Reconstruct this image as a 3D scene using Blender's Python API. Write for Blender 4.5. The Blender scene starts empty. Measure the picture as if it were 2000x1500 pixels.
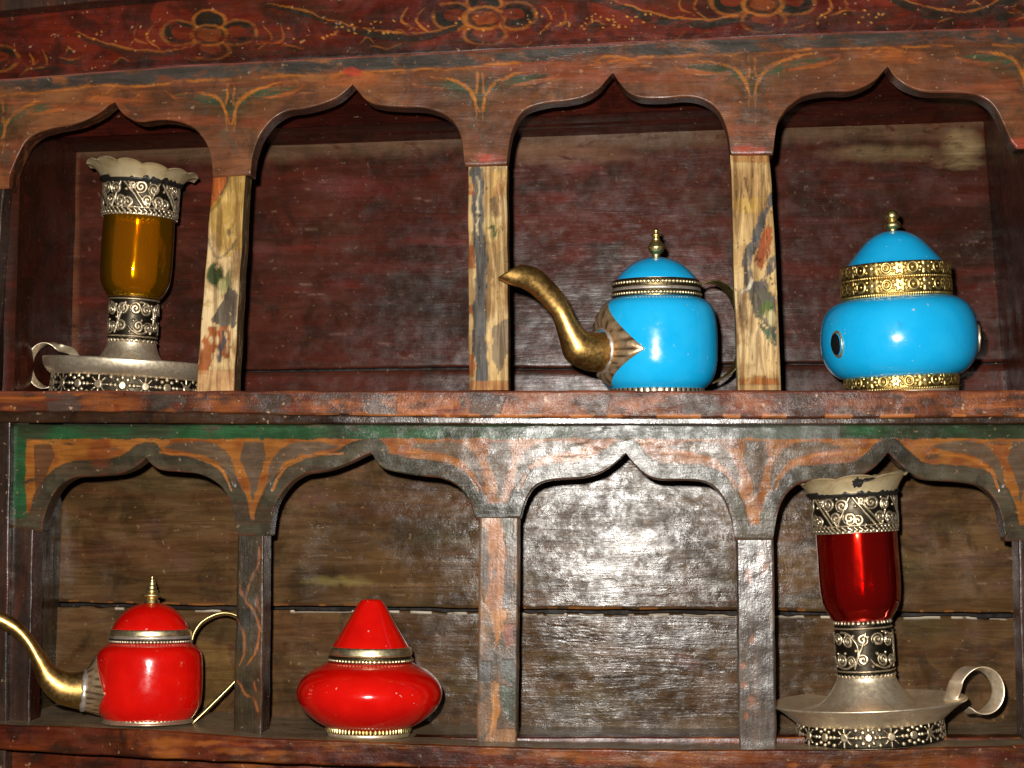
import bpy, math, random
import numpy as np
from mathutils import Matrix, Vector

random.seed(7)
RNG = np.random.RandomState(7)
scene = bpy.context.scene
COL = scene.collection

# ------------------------------------------------------------------ camera
F = 3200.0                      # focal length in pixels of the 2000 x 1500 photograph
D = 1.6                         # camera to the face of the cabinet
FOOTX, HOR = 1262.0, 958.0      # where the camera's normal to the cabinet meets the picture
yaw = math.atan((FOOTX - 1000) / F)
pitch = math.atan((HOR - 750) / F)
CAM = np.array([0.13, -D, 1.45])
cd = bpy.data.cameras.new("camera")
cam = bpy.data.objects.new("camera", cd)
COL.objects.link(cam)
cd.sensor_width = 36.0
cd.lens = F / 2000 * 36.0
cd.clip_start = 0.05
cd.clip_end = 100
cam.location = CAM
cam.rotation_euler = (math.pi / 2 + pitch, 0, yaw)
scene.camera = cam
scene.render.resolution_x = 1024
scene.render.resolution_y = 768
ROT = np.array(cam.rotation_euler.to_matrix())

# ------------------------------------------------------------------ world (dim room light)
w = bpy.data.worlds.new("World")
scene.world = w
w.use_nodes = True
bg = w.node_tree.nodes["Background"]
bg.inputs[0].default_value = (0.95, 0.9, 0.85, 1)
bg.inputs[1].default_value = 0.028

# ------------------------------------------------------------------ the camera's flash
def area(name, loc, target, size, energy, color):
    ld = bpy.data.lights.new(name, 'AREA')
    ld.shape = 'DISK'
    ld.size = size
    ld.energy = energy
    ld.color = color
    lo = bpy.data.objects.new(name, ld)
    COL.objects.link(lo)
    lo.location = loc
    lo.rotation_euler = (Vector(target) - Vector(loc)).to_track_quat('-Z', 'Y').to_euler()
    return lo
area("flash", (CAM[0] - 0.060, CAM[1] + 0.01, CAM[2] + 0.085), (0.10, 0, 1.45), 0.036, 40.0, (1.0, 0.965, 0.90))

scene.view_settings.view_transform = 'Standard'
scene.view_settings.look = 'None'
scene.view_settings.exposure = 0.0
scene.view_settings.gamma = 1.0

# ------------------------------------------------------------------ maths helpers
def W(x, y, Y=0.0):
    """pixel of the photograph -> point on the plane at depth Y"""
    x = np.asarray(x, float); y = np.asarray(y, float)
    d = np.stack([(x - 1000) / F, -(y - 750) / F, -np.ones_like(x + y * 0)], -1)
    d = d @ ROT.T
    Y = np.asarray(Y, float)
    t = (Y - CAM[1]) / d[..., 1]
    return CAM + d * t[..., None]

def lin(c):
    c = np.asarray(c, float) / 255.0
    return np.where(c <= 0.04045, c / 12.92, ((c + 0.055) / 1.055) ** 2.4)

def hexc(c):
    l = lin(c)
    return (float(l[0]), float(l[1]), float(l[2]), 1.0)

class Noise:
    def __init__(s, seed):
        s.t = np.random.RandomState(seed).rand(256, 256)
    def __call__(s, x, y):
        x = np.asarray(x, float); y = np.asarray(y, float)
        xi = np.floor(x).astype(int); yi = np.floor(y).astype(int)
        fx = x - xi; fy = y - yi
        fx = fx * fx * (3 - 2 * fx); fy = fy * fy * (3 - 2 * fy)
        g = lambda a, b: s.t[a % 256, b % 256]
        return ((g(xi, yi) * (1 - fx) + g(xi + 1, yi) * fx) * (1 - fy) +
                (g(xi, yi + 1) * (1 - fx) + g(xi + 1, yi + 1) * fx) * fy) * 2 - 1
N1, N2, N3 = Noise(1), Noise(2), Noise(3)

def catmull(pts, step=3.0):
    p = np.asarray(pts, float)
    if len(p) < 3:
        n = max(2, int(np.linalg.norm(p[-1] - p[0]) / step) + 1)
        t = np.linspace(0, 1, n)[:, None]
        return p[0] * (1 - t) + p[-1] * t
    q = np.vstack([2 * p[0] - p[1], p, 2 * p[-1] - p[-2]])
    out = []
    for i in range(1, len(q) - 2):
        a, b, c, d = q[i - 1], q[i], q[i + 1], q[i + 2]
        n = max(2, int(np.linalg.norm((c - b)[:2]) / step) + 1)
        for t in np.linspace(0, 1, n, endpoint=False):
            out.append(0.5 * ((2 * b) + (-a + c) * t + (2 * a - 5 * b + 4 * c - d) * t * t + (-a + 3 * b - 3 * c + d) * t ** 3))
    out.append(p[-1])
    return np.array(out)

# ------------------------------------------------------------------ mesh building
class MB:
    def __init__(s):
        s.v = []; s.f = []; s.n = 0; s.c = []; s.r = []; s.haspaint = False
    def grid(s, P, close_u=False, close_v=False, paint=None, relief=None, flip=False):
        P = np.asarray(P, float)
        a, b = P.shape[:2]
        idx = np.arange(a * b).reshape(a, b) + s.n
        if close_u: idx = np.vstack([idx, idx[:1]])
        if close_v: idx = np.hstack([idx, idx[:, :1]])
        q = np.stack([idx[:-1, :-1], idx[1:, :-1], idx[1:, 1:], idx[:-1, 1:]], -1).reshape(-1, 4)
        if flip: q = q[:, ::-1]
        s.v.append(P.reshape(-1, 3)); s.f.append(q)
        s.c.append(np.zeros((a * b, 4)) if paint is None else paint.reshape(-1, 4))
        s.r.append(np.ones(a * b) if relief is None else relief.reshape(-1))
        s.n += a * b
    def cap(s, ring):
        """fan over a closed ring of points"""
        ring = np.asarray(ring, float)
        n = len(ring)
        c = ring.mean(0)
        P = np.stack([ring, np.repeat(c[None], n, 0)], 0)
        s.grid(P, close_v=True)
    def build(s, name, mat, parent=None, origin=(0, 0, 0), smooth=True, label=None):
        V = np.vstack(s.v) - np.asarray(origin, float)
        Fc = np.vstack(s.f)
        me = bpy.data.meshes.new(name)
        me.vertices.add(len(V)); me.vertices.foreach_set("co", V.ravel())
        me.loops.add(Fc.size); me.loops.foreach_set("vertex_index", Fc.ravel().astype(np.int32))
        me.polygons.add(len(Fc))
        me.polygons.foreach_set("loop_start", np.arange(0, Fc.size, 4, dtype=np.int32))
        me.polygons.foreach_set("loop_total", np.full(len(Fc), 4, dtype=np.int32))
        me.polygons.foreach_set("use_smooth", np.full(len(Fc), smooth))
        me.update(calc_edges=True)
        at = me.attributes.new("Paint", 'FLOAT_COLOR', 'POINT')
        at.data.foreach_set("color", np.vstack(s.c).ravel())
        ar = me.attributes.new("Relief", 'FLOAT', 'POINT')
        ar.data.foreach_set("value", np.concatenate(s.r))
        me.validate()
        me.materials.append(mat)
        o = bpy.data.objects.new(name, me)
        COL.objects.link(o)
        if parent: o.parent = parent
        if label: o['label'] = label
        return o

def thing(name, label, cat, loc=(0, 0, 0), group=None):
    o = bpy.data.objects.new(name, None)
    COL.objects.link(o)
    o.empty_display_size = 0.05
    o.location = loc
    o['label'] = label; o['category'] = cat
    if group: o['group'] = group
    return o

# ------------------------------------------------------------------ painting on dense faces
class Paint:
    def __init__(s, X, Y, warp=1.6, seed=0):
        s.sh = X.shape
        s.X0, s.Y0 = X.ravel(), Y.ravel()
        s.X = s.X0 + warp * (N1(s.X0 / 17 + seed, s.Y0 / 17) + 0.5 * N2(s.X0 / 6, s.Y0 / 6 + seed))
        s.Y = s.Y0 + warp * (N2(s.X0 / 19, s.Y0 / 15 + seed) + 0.5 * N3(s.X0 / 6 + seed, s.Y0 / 6))
        s.c = np.zeros((s.X.size, 4))
    def lay(s, m, color, alpha):
        m = np.clip(m, 0, 1) * alpha
        col = lin(color)
        a0 = s.c[:, 3]
        na = m + a0 * (1 - m)
        k = np.where(na > 1e-6, m / np.maximum(na, 1e-6), 0)[:, None]
        s.c[:, :3] = s.c[:, :3] * (1 - k) + col * k
        s.c[:, 3] = na
    def stroke(s, pts, wd, color, alpha=1.0, taper=0.0, soft=1.4, smooth=True):
        p = catmull(pts, 8) if smooth else np.asarray(pts, float)
        m = wd + 6
        sel = np.where((s.X > p[:, 0].min() - m) & (s.X < p[:, 0].max() + m) & (s.Y > p[:, 1].min() - m) & (s.Y < p[:, 1].max() + m))[0]
        if not len(sel): return
        x, y = s.X[sel], s.Y[sel]
        best = np.full(len(sel), -1e9)
        n = len(p) - 1
        for i in range(n):
            a, b = p[i], p[i + 1]
            ab = b - a; L = max(ab @ ab, 1e-9)
            t = np.clip(((x - a[0]) * ab[0] + (y - a[1]) * ab[1]) / L, 0, 1)
            d = np.hypot(x - a[0] - t * ab[0], y - a[1] - t * ab[1])
            u = (i + t) / n
            ww = wd * (1 - taper * np.abs(2 * u - 1) ** 1.5)
            best = np.maximum(best, (ww - d))
        M = np.zeros(s.X.size); M[sel] = np.clip(best / soft + 0.5, 0, 1)
        s.lay(M, color, alpha)
    def blob(s, cx, cy, rx, ry, color, alpha=1.0, soft=0.12, ring=None, rot=0.0):
        c, q = math.cos(rot), math.sin(rot)
        dx, dy = s.X - cx, s.Y - cy
        r = np.hypot((dx * c + dy * q) / rx, (-dx * q + dy * c) / ry)
        if ring is None: m = (1 - r) / soft + 0.5
        else: m = (ring - np.abs(r - 1)) / soft + 0.5
        s.lay(m, color, alpha)
    def poly(s, pts, color, alpha=1.0):
        p = np.asarray(pts, float)
        ins = np.zeros(s.X.size, bool)
        j = len(p) - 1
        for i in range(len(p)):
            xi, yi, xj, yj = p[i, 0], p[i, 1], p[j, 0], p[j, 1]
            cnd = ((yi > s.Y) != (yj > s.Y))
            xs = (xj - xi) * (s.Y - yi) / ((yj - yi) if yj != yi else 1e-9) + xi
            ins ^= cnd & (s.X < xs)
            j = i
        s.lay(ins.astype(float), color, alpha)
    def mask(s, m, color, alpha=1.0):
        s.lay(m, color, alpha)
    def out(s):
        return s.c.reshape(s.sh + (4,))

# ------------------------------------------------------------------ materials
class NT:
    def __init__(s, name):
        s.m = bpy.data.materials.new(name); s.m.use_nodes = True
        s.t = s.m.node_tree; s.t.nodes.clear()
        s.out = s.n('ShaderNodeOutputMaterial')
    def n(s, typ, ins=None, **kw):
        nd = s.t.nodes.new(typ)
        for k, v in kw.items(): setattr(nd, k, v)
        for k, v in (ins or {}).items():
            sock = nd.inputs[k]
            if hasattr(v, 'node'): s.t.links.new(v, sock)
            else: sock.default_value = v
        return nd
    def noise(s, vec, scale, detail=4, rough=0.6, dist=0.0):
        return s.n('ShaderNodeTexNoise', {'Vector': vec, 'Scale': scale, 'Detail': detail, 'Roughness': rough, 'Distortion': dist}).outputs['Fac']
    def mapv(s, vec, scale=(1, 1, 1), loc=(0, 0, 0)):
        return s.n('ShaderNodeMapping', {'Vector': vec, 'Scale': scale, 'Location': loc}).outputs[0]
    def ramp(s, fac, stops, interp='LINEAR'):
        r = s.n('ShaderNodeValToRGB', {'Fac': fac})
        cr = r.color_ramp; cr.interpolation = interp
        while len(cr.elements) > 1: cr.elements.remove(cr.elements[-1])
        cr.elements[0].position = stops[0][0]; cr.elements[0].color = stops[0][1]
        for p, c in stops[1:]:
            e = cr.elements.new(p); e.color = c
        return r.outputs[0]
    def fr(s, fac, a, b):
        return s.n('ShaderNodeMapRange', {'Value': fac, 'From Min': a, 'From Max': b}, interpolation_type='SMOOTHSTEP').outputs[0]
    def mix(s, fac, a, b, mode='MIX'):
        m = s.n('ShaderNodeMix', data_type='RGBA', blend_type=mode)
        for k, v in (('Factor', fac), ('A', a), ('B', b)):
            sock = [q for q in m.inputs if q.name == k and (q.type == 'RGBA' if k != 'Factor' else q.type == 'VALUE')][0]
            if hasattr(v, 'node'): s.t.links.new(v, sock)
            else: sock.default_value = v
        return [q for q in m.outputs if q.type == 'RGBA'][0]
    def math(s, op, a, b=0.0, clamp=False):
        return s.n('ShaderNodeMath', {0: a, 1: b}, operation=op, use_clamp=clamp).outputs[0]
    def surf(s, sh):
        s.t.links.new(sh, s.out.inputs['Surface']); return s.m

def wood(name, base, dark, light, accent=None, axis='x', rough=0.42, bump=0.5, wear=0.5, seed=0.0,
         speck=0.5, grain=0.5, tint=None, coat=0.35, accamt=0.5, paintwear=(0.30, 0.46), patch=.45, finew=.5):
    t = NT(name)
    oc = t.n('ShaderNodeTexCoord').outputs['Object']
    oc = t.mapv(oc, loc=(seed, seed * .37, seed * .71))
    st = {'x': (0.10, 1, 1), 'z': (1, 1, 0.08), 'y': (1, .1, 1)}[axis]
    gv = t.mapv(oc, scale=st)
    big = t.noise(oc, 7, 5, .62, .3)
    mid = t.noise(oc, 26, 5, .65, .5)
    gr = t.noise(gv, 95, 6, .68, 1.2)
    gr2 = t.noise(gv, 330, 3, .6)
    fine = t.noise(oc, 420, 3, .7)
    c = t.ramp(big, [(.30, hexc(dark)), (.47, hexc(base)), (.66, hexc(light))])
    c = t.mix(t.math('MULTIPLY', t.fr(mid, .47, .63), .8), c, hexc(dark))
    if accent is not None:
        c = t.mix(t.math('MULTIPLY', t.fr(t.noise(t.mapv(oc, scale=st, loc=(3, 1, 2)), 30, 5, .7, .8), .50, .66), accamt), c, hexc(accent))
    att = t.n('ShaderNodeAttribute', attribute_name='Paint')
    wn = t.noise(t.mapv(oc, scale=tuple(.35 + .65 * q for q in st), loc=(5, 7, 1)), 75, 6, .72, .6)
    wm = t.fr(wn, paintwear[0], paintwear[1])
    pa = t.math('MULTIPLY', att.outputs['Alpha'], wm)
    pc = t.mix(t.fr(mid, .35, .75), att.outputs['Color'], (.5, .45, .42, 1), 'MULTIPLY')
    pc = t.mix(.55, att.outputs['Color'], pc)
    c = t.mix(pa, c, pc)
    # grain, cracks, specks
    c = t.mix(t.math('MULTIPLY', t.fr(gr, .60, .40), grain), c, t.mix(1.0, c, (.42, .36, .33, 1), 'MULTIPLY'))
    c = t.mix(t.math('MULTIPLY', t.fr(gr2, .56, .70), grain * .6), c, t.mix(1.0, c, (1.7, 1.6, 1.5, 1), 'MULTIPLY'))
    sp = t.fr(t.noise(oc, 170, 2, .5), .68, .74)
    c = t.mix(t.math('MULTIPLY', sp, speck), c, hexc((176, 146, 112)))
    dk = t.fr(t.noise(t.mapv(oc, loc=(9, 3, 4)), 120, 3, .6), .66, .74)
    c = t.mix(t.math('MULTIPLY', dk, speck), c, hexc((22, 14, 10)))
    h = t.math('ADD', t.math('MULTIPLY', gr, .6), t.math('MULTIPLY', fine, finew))
    h = t.math('ADD', h, t.math('MULTIPLY', mid, .25))
    h = t.math('ADD', h, t.math('MULTIPLY', gr2, .25))
    h = t.math('ADD', h, t.math('MULTIPLY', pa, .25))
    bp = t.n('ShaderNodeBump', {'Strength': bump, 'Distance': .0009, 'Height': h}).outputs[0]
    rg = t.n('ShaderNodeMapRange', {'Value': t.noise(oc, 60, 4, .7), 'From Min': .3, 'From Max': .7, 'To Min': rough - .15, 'To Max': rough + .02}).outputs[0]
    # varnish worn off in patches
    pv = t.math('ADD', t.math('MULTIPLY', t.noise(t.mapv(oc, scale=tuple(.5 + .5 * q for q in st), loc=(1, 8, 2)), 17, 5, .7, .6), .6), t.math('MULTIPLY', t.noise(oc, 110, 3, .7), .4))
    L0 = .18 + .5 * coat
    spl = t.n('ShaderNodeMapRange', {'Value': pv, 'From Min': .42, 'From Max': .60, 'To Min': max(.03, L0 * (1 - patch)), 'To Max': L0 * (1 + 1.4 * patch)}, interpolation_type='SMOOTHSTEP').outputs[0]
    b = t.n('ShaderNodeBsdfPrincipled', {'Base Color': c, 'Roughness': rg, 'Normal': bp, 'Specular IOR Level': spl})
    return t.surf(b.outputs[0])

def enamel(name, col, col2, seed=0, grime=(90, 60, 50)):
    t = NT(name)
    oc = t.mapv(t.n('ShaderNodeTexCoord').outputs['Object'], loc=(seed, seed, 0))
    n = t.noise(oc, 30, 4, .6)
    c = t.mix(t.fr(n, .3, .7), hexc(col), hexc(col2))
    c = t.mix(t.math('MULTIPLY', t.fr(t.noise(oc, 55, 6, .75, .4), .60, .78), .35), c, hexc(grime))
    sp = t.fr(t.noise(oc, 210, 2, .5), .73, .77)
    c = t.mix(t.math('MULTIPLY', sp, .6), c, hexc((210, 200, 190)))
    chip = t.fr(t.noise(t.mapv(oc, loc=(4, 2, 7)), 75, 4, .65), .735, .745)
    c = t.mix(chip, c, hexc((150, 128, 110)))
    scr = t.fr(t.noise(t.mapv(oc, scale=(1, 1, 14), loc=(1, 1, 1)), 60, 2, .5), .72, .74)
    hh = t.math('SUBTRACT', t.noise(oc, 60, 3, .5), t.math('MULTIPLY', chip, 1.5))
    bp = t.n('ShaderNodeBump', {'Strength': .10, 'Distance': .002, 'Height': hh}).outputs[0]
    rg = t.fr(t.noise(oc, 90, 4, .7), .2, .9)
    rg = t.math('ADD', t.n('ShaderNodeMapRange', {'Value': rg, 'To Min': .10, 'To Max': .27}).outputs[0], t.math('MULTIPLY', scr, .2))
    b = t.n('ShaderNodeBsdfPrincipled', {'Base Color': c, 'Roughness': rg, 'Normal': bp, 'Specular IOR Level': .5, 'Coat Weight': .5,
                                         'Coat Roughness': .07, 'Coat Normal': bp})
    return t.surf(b.outputs[0])

def metal(name, col, dark, rough=.3, metallic=1.0, patina=.5, bump=.15, relief=(0.15, .6), deep=.28):
    t = NT(name)
    oc = t.n('ShaderNodeTexCoord').outputs['Object']
    n = t.noise(oc, 45, 5, .65, .4)
    n2 = t.noise(oc, 260, 3, .6)
    c = t.mix(t.math('MULTIPLY', t.fr(n, .45, .7), patina), hexc(col), hexc(dark))
    att = t.n('ShaderNodeAttribute', attribute_name='Relief').outputs['Fac']
    rl = t.fr(att, relief[0], relief[1])
    c = t.mix(rl, hexc(tuple(q * deep for q in dark)), c)
    bp = t.n('ShaderNodeBump', {'Strength': bump, 'Distance': .001, 'Height': t.math('ADD', n, t.math('MULTIPLY', n2, .5))}).outputs[0]
    rg = t.n('ShaderNodeMapRange', {'Value': n2, 'From Min': .3, 'From Max': .7, 'To Min': rough - .07, 'To Max': rough + .10}).outputs[0]
    b = t.n('ShaderNodeBsdfPrincipled', {'Base Color': c, 'Metallic': metallic, 'Roughness': rg, 'Normal': bp})
    return t.surf(b.outputs[0])

def glass(name, tint, body, rough=.06, gloss=.35, diff=.12):
    """thin coloured glass: tinted see-through, a coloured inner sheen, a clear outer reflection"""
    t = NT(name)
    tr = t.n('ShaderNodeBsdfTransparent', {'Color': tint}).outputs[0]
    oc = t.n('ShaderNodeTexCoord').outputs['Object']
    bp = t.n('ShaderNodeBump', {'Strength': .45, 'Distance': .003, 'Height': t.noise(t.mapv(oc, scale=(1, 1, .45)), 40, 2, .5)}).outputs[0]
    gl = t.n('ShaderNodeBsdfAnisotropic', {'Color': body, 'Roughness': rough + .09, 'Normal': bp}).outputs[0]
    df = t.n('ShaderNodeBsdfDiffuse', {'Color': body}).outputs[0]
    clear = t.n('ShaderNodeBsdfAnisotropic', {'Color': (1, 1, 1, 1), 'Roughness': rough, 'Normal': bp}).outputs[0]
    m1 = t.n('ShaderNodeMixShader', {0: gloss, 1: tr, 2: gl}).outputs[0]
    m2 = t.n('ShaderNodeMixShader', {0: diff, 1: m1, 2: df}).outputs[0]
    fz = t.n('ShaderNodeFresnel', {'IOR': 1.5}).outputs[0]
    m3 = t.n('ShaderNodeMixShader', {0: fz, 1: m2, 2: clear}).outputs[0]
    return t.surf(m3)

M = {}
M['frieze'] = wood('red frieze paint', (84, 24, 12), (44, 18, 10), (104, 36, 18), (56, 32, 16), rough=.45, bump=.3, seed=1, coat=0, speck=.35, accamt=.9, paintwear=(.36, .52))
M['arch_up'] = wood('worn brown red paint', (98, 58, 36), (70, 46, 30), (124, 78, 46), (138, 66, 38), rough=.38, bump=.45, seed=2, speck=.3, finew=.25, coat=.1, paintwear=(.36, .54))
M['tan'] = wood('bare pine with paint flakes', (196, 164, 112), (156, 122, 78), (214, 186, 138), (110, 82, 54), axis='z', rough=.6, bump=.9, seed=3, coat=-.25, grain=.95, speck=.6)
M['side'] = wood('dark post side', (84, 56, 38), (52, 34, 24), (110, 76, 52), None, axis='z', rough=.45, bump=.4, seed=4)
M['shelf'] = wood('chipped red orange shelf paint', (92, 46, 28), (48, 36, 28), (140, 78, 36), (176, 98, 40), rough=.36, bump=.8, seed=5, speck=.7, coat=-.06, accamt=.75)
M['rail'] = wood('dark brown rail', (54, 34, 20), (32, 20, 14), (72, 46, 28), None, rough=.30, bump=.4, seed=6, coat=.5)
M['back_up'] = wood('maroon back boards', (62, 28, 19), (42, 24, 15), (76, 38, 27), (84, 30, 20), rough=.34, bump=.35, seed=7, speck=.12, finew=.18, coat=-.12, grain=.4, accamt=.45)
M['ceil'] = wood('maroon ceiling board', (66, 22, 15), (44, 16, 11), (78, 32, 22), None, rough=.45, bump=.35, seed=8, speck=.25, coat=0)
M['arch_low'] = wood('slate grey paint', (64, 58, 44), (44, 40, 30), (80, 72, 56), (86, 58, 38), rough=.30, bump=.48, seed=9, speck=.25, patch=.5, finew=.3, coat=-.06, accamt=.4)
M['back_low'] = wood('varnished grey brown boards', (78, 56, 33), (54, 40, 24), (96, 72, 46), (88, 50, 32), rough=.26, bump=.50, seed=10, speck=.2, coat=-.12, patch=.62, finew=.26, grain=.6, accamt=.35)
M['post_dark'] = wood('dark olive post paint', (62, 52, 34), (38, 32, 22), (80, 66, 44), (80, 44, 22), axis='z', rough=.36, bump=.4, seed=11, coat=.2, speck=.2, paintwear=(.38, .56))
M['post_mid'] = wood('scuffed brown post paint', (108, 82, 60), (70, 62, 54), (138, 104, 74), (168, 108, 58), axis='z', rough=.38, bump=.6, seed=12, coat=.25, speck=.4)
M['post_grey'] = wood('grey post paint', (78, 68, 60), (56, 52, 48), (98, 84, 72), (132, 84, 52), axis='z', rough=.32, bump=.45, seed=13, coat=.6, speck=.3, accamt=.35)
M['stile'] = wood('dark stile paint', (54, 38, 30), (34, 26, 22), (70, 50, 40), (92, 42, 22), axis='z', rough=.36, bump=.4, seed=14, coat=.2)
M['low_shelf'] = wood('dark red shelf paint', (76, 28, 14), (40, 19, 11), (104, 50, 20), (142, 84, 28), rough=.38, bump=.5, seed=15, coat=.05, speck=.3, accamt=.5)
M['void'] = wood('dark gap backing', (30, 22, 18), (18, 13, 11), (40, 30, 24), None, rough=.7, bump=.3, seed=16, coat=0)  # for the dark sheets added behind the plank gaps
M['blue'] = enamel('turquoise enamel', (30, 172, 228), (18, 165, 223), grime=(40, 90, 110))
M['red'] = enamel('scarlet enamel', (206, 16, 6), (190, 9, 4), 3, grime=(110, 22, 12))
M['brass'] = metal('aged brass', (206, 164, 96), (136, 94, 46), .38, patina=.8, bump=.18)
M['gold'] = metal('gilt repousse brass', (240, 208, 130), (206, 164, 84), .40, patina=.4, bump=.12, relief=(.0, .45), deep=.62)
M['brassknob'] = metal('polished brass', (226, 204, 140), (186, 154, 90), .36, patina=.4, bump=.08)
M['palebrass'] = metal('pale silvered brass', (230, 214, 172), (180, 156, 110), .40, patina=.5, bump=.12, relief=(.0, .45), deep=.55)
M['bronze'] = metal('bronze leaf', (222, 190, 150), (150, 112, 74), .28, metallic=.78, patina=.6, bump=.25, relief=(.1, .75), deep=.75)
M['silver'] = metal('oxidised silver', (208, 190, 160), (138, 122, 94), .40, patina=.5, bump=.12, relief=(.06, .40), metallic=.85, deep=.36)
M['silverplain'] = metal('satin silver plate', (246, 228, 198), (206, 180, 144), .40, metallic=.86, patina=.6, bump=.12)
M['silverrim'] = metal('worn silver cup', (222, 200, 156), (176, 150, 104), .42, metallic=.55, patina=.7, bump=.2)
M['solder'] = metal('grey solder', (200, 190, 180), (130, 118, 106), .45, metallic=.8, patina=.6, bump=.7)
M['wax'] = metal('black soot', (30, 26, 22), (12, 10, 8), .5, metallic=0, patina=.6, bump=.6)
M['amber'] = glass('amber glass', (.985, .82, .18, 1), (1, .45, .0, 1), rough=.02, gloss=.14, diff=.05)
M['redglass'] = glass('ruby glass', (.90, .14, .07, 1), (.90, .014, .006, 1), rough=.02, gloss=.38, diff=.045)
M['gem'] = metal('black cabochon', (22, 20, 22), (10, 10, 12), .12, metallic=0, patina=.2, bump=0)

# ------------------------------------------------------------------ slabs (boards, posts, carved panels)
def slab(name, mat, parent, top, bot, Y=0.0, thick=.02, rows=4, bev=.0012, painter=None, resample=None, wob=.00025, label=None, seed=0, back=None, topcol=None, sidecol=None):
    """top and bot: matching polylines of photo pixels (same length); the face between them lies at depth Y"""
    top = np.asarray(top, float); bot = np.asarray(bot, float)
    if resample:
        def rs(p):
            d = np.r_[0, np.cumsum(np.hypot(*np.diff(p, axis=0).T))]
            t = np.linspace(0, d[-1], resample)
            return np.stack([np.interp(t, d, p[:, 0]), np.interp(t, d, p[:, 1])], 1)
        top, bot = rs(top), rs(bot)
    n = len(top)
    L = np.linalg.norm(top - bot, axis=1).mean()
    e = min(3.0 / max(L, 1), .12)
    tt = np.r_[0, e * .35, e, np.linspace(e, 1 - e, rows + 1)[1:-1], 1 - e, 1 - e * .35, 1]
    dY = np.zeros(len(tt)); dY[0] = dY[-1] = bev; dY[1] = dY[-2] = bev * .35
    X = top[:, None, 0] * (1 - tt) + bot[:, None, 0] * tt
    Z = top[:, None, 1] * (1 - tt) + bot[:, None, 1] * tt
    Yv = (Y(X, Z) if callable(Y) else np.full_like(X, Y))
    P = W(X, Z, Yv)
    P[..., 1] += dY[None, :] + wob * (N1(X / 60 + seed, Z / 60) + .5 * N2(X / 18, Z / 18 + seed))
    P[..., 2] += (wob * 1.2) * N3(X / 35 + seed, Z * 0 + np.where(tt < .5, 3, 9)) * (np.abs(tt - .5) > .45)
    col = painter(X, Z) if painter else None
    mb = MB()
    mb.grid(P, paint=col, flip=False)
    yb = (P[:, :, 1].mean() + thick) if back is None else back
    def strip(edge, c, flip=False):
        if c is not None:
            c = np.tile(np.r_[lin(c), .85], (len(edge), max(2, int(thick / .006) + 1) if thick < .08 else 8, 1))
        k = max(2, int(thick / .006) + 1) if thick < .08 else 8
        B = edge.copy(); B[:, 1] = yb
        s_ = np.linspace(0, 1, k)[None, :, None]
        mb.grid(edge[:, None] * (1 - s_) + B[:, None] * s_, flip=flip, paint=c)
    strip(P[:, 0], topcol, True); strip(P[:, -1], sidecol)
    strip(P[0, :], None); strip(P[-1, :], None, True)
    B = P[:, [0, -1]].copy(); B[..., 1] = yb
    mb.grid(B, flip=True)
    return mb.build(name, mat, parent, label=label)

def rect(x0, x1, yt, yb_, n):
    x = np.linspace(x0, x1, n)
    f = lambda q: np.interp(x, [p[0] for p in q], [p[1] for p in q]) if isinstance(q, list) else np.full(n, float(q))
    return np.stack([x, f(yt)], 1), np.stack([x, f(yb_)], 1)

def post(name, mat, parent, tl, tr, bl, br, Y=0.0, thick=.029, rows=110, painter=None, label=None, bow=0.0, seed=0, sidecol=None):
    """upright: built with its long direction as columns of the slab"""
    n = rows
    t = np.linspace(0, 1, n)[:, None]
    L = np.array(tl) * (1 - t) + np.array(bl) * t
    R = np.array(tr) * (1 - t) + np.array(br) * t
    wv = .9 * N1(t[:, 0] * 9 + seed, t[:, 0] * 0 + seed)
    L[:, 0] += wv; R[:, 0] += .9 * N2(t[:, 0] * 9 + seed, t[:, 0] * 0 + 5) + bow * np.sin(t[:, 0] * np.pi)
    return slab(name, mat, parent, L[::-1], R[::-1], Y, thick, rows=26, painter=painter, label=label, seed=seed, sidecol=sidecol)

cab = thing('display_cabinet', 'old painted wooden wall cabinet with two rows of carved arched niches', 'cabinet', (0, 0, 0))

# ---- colours of the pigments
OCH = (176, 104, 36); DKO = (40, 30, 20); SLT = (60, 58, 53); GRN = (58, 72, 48); ORG = (158, 84, 36); BGR = (34, 80, 46)
LINE_A = [(-90, 161), (0, 154), (350, 127), (700, 109), (1000, 94), (1350, 76), (1650, 62), (2000, 52), (2100, 49)]

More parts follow.
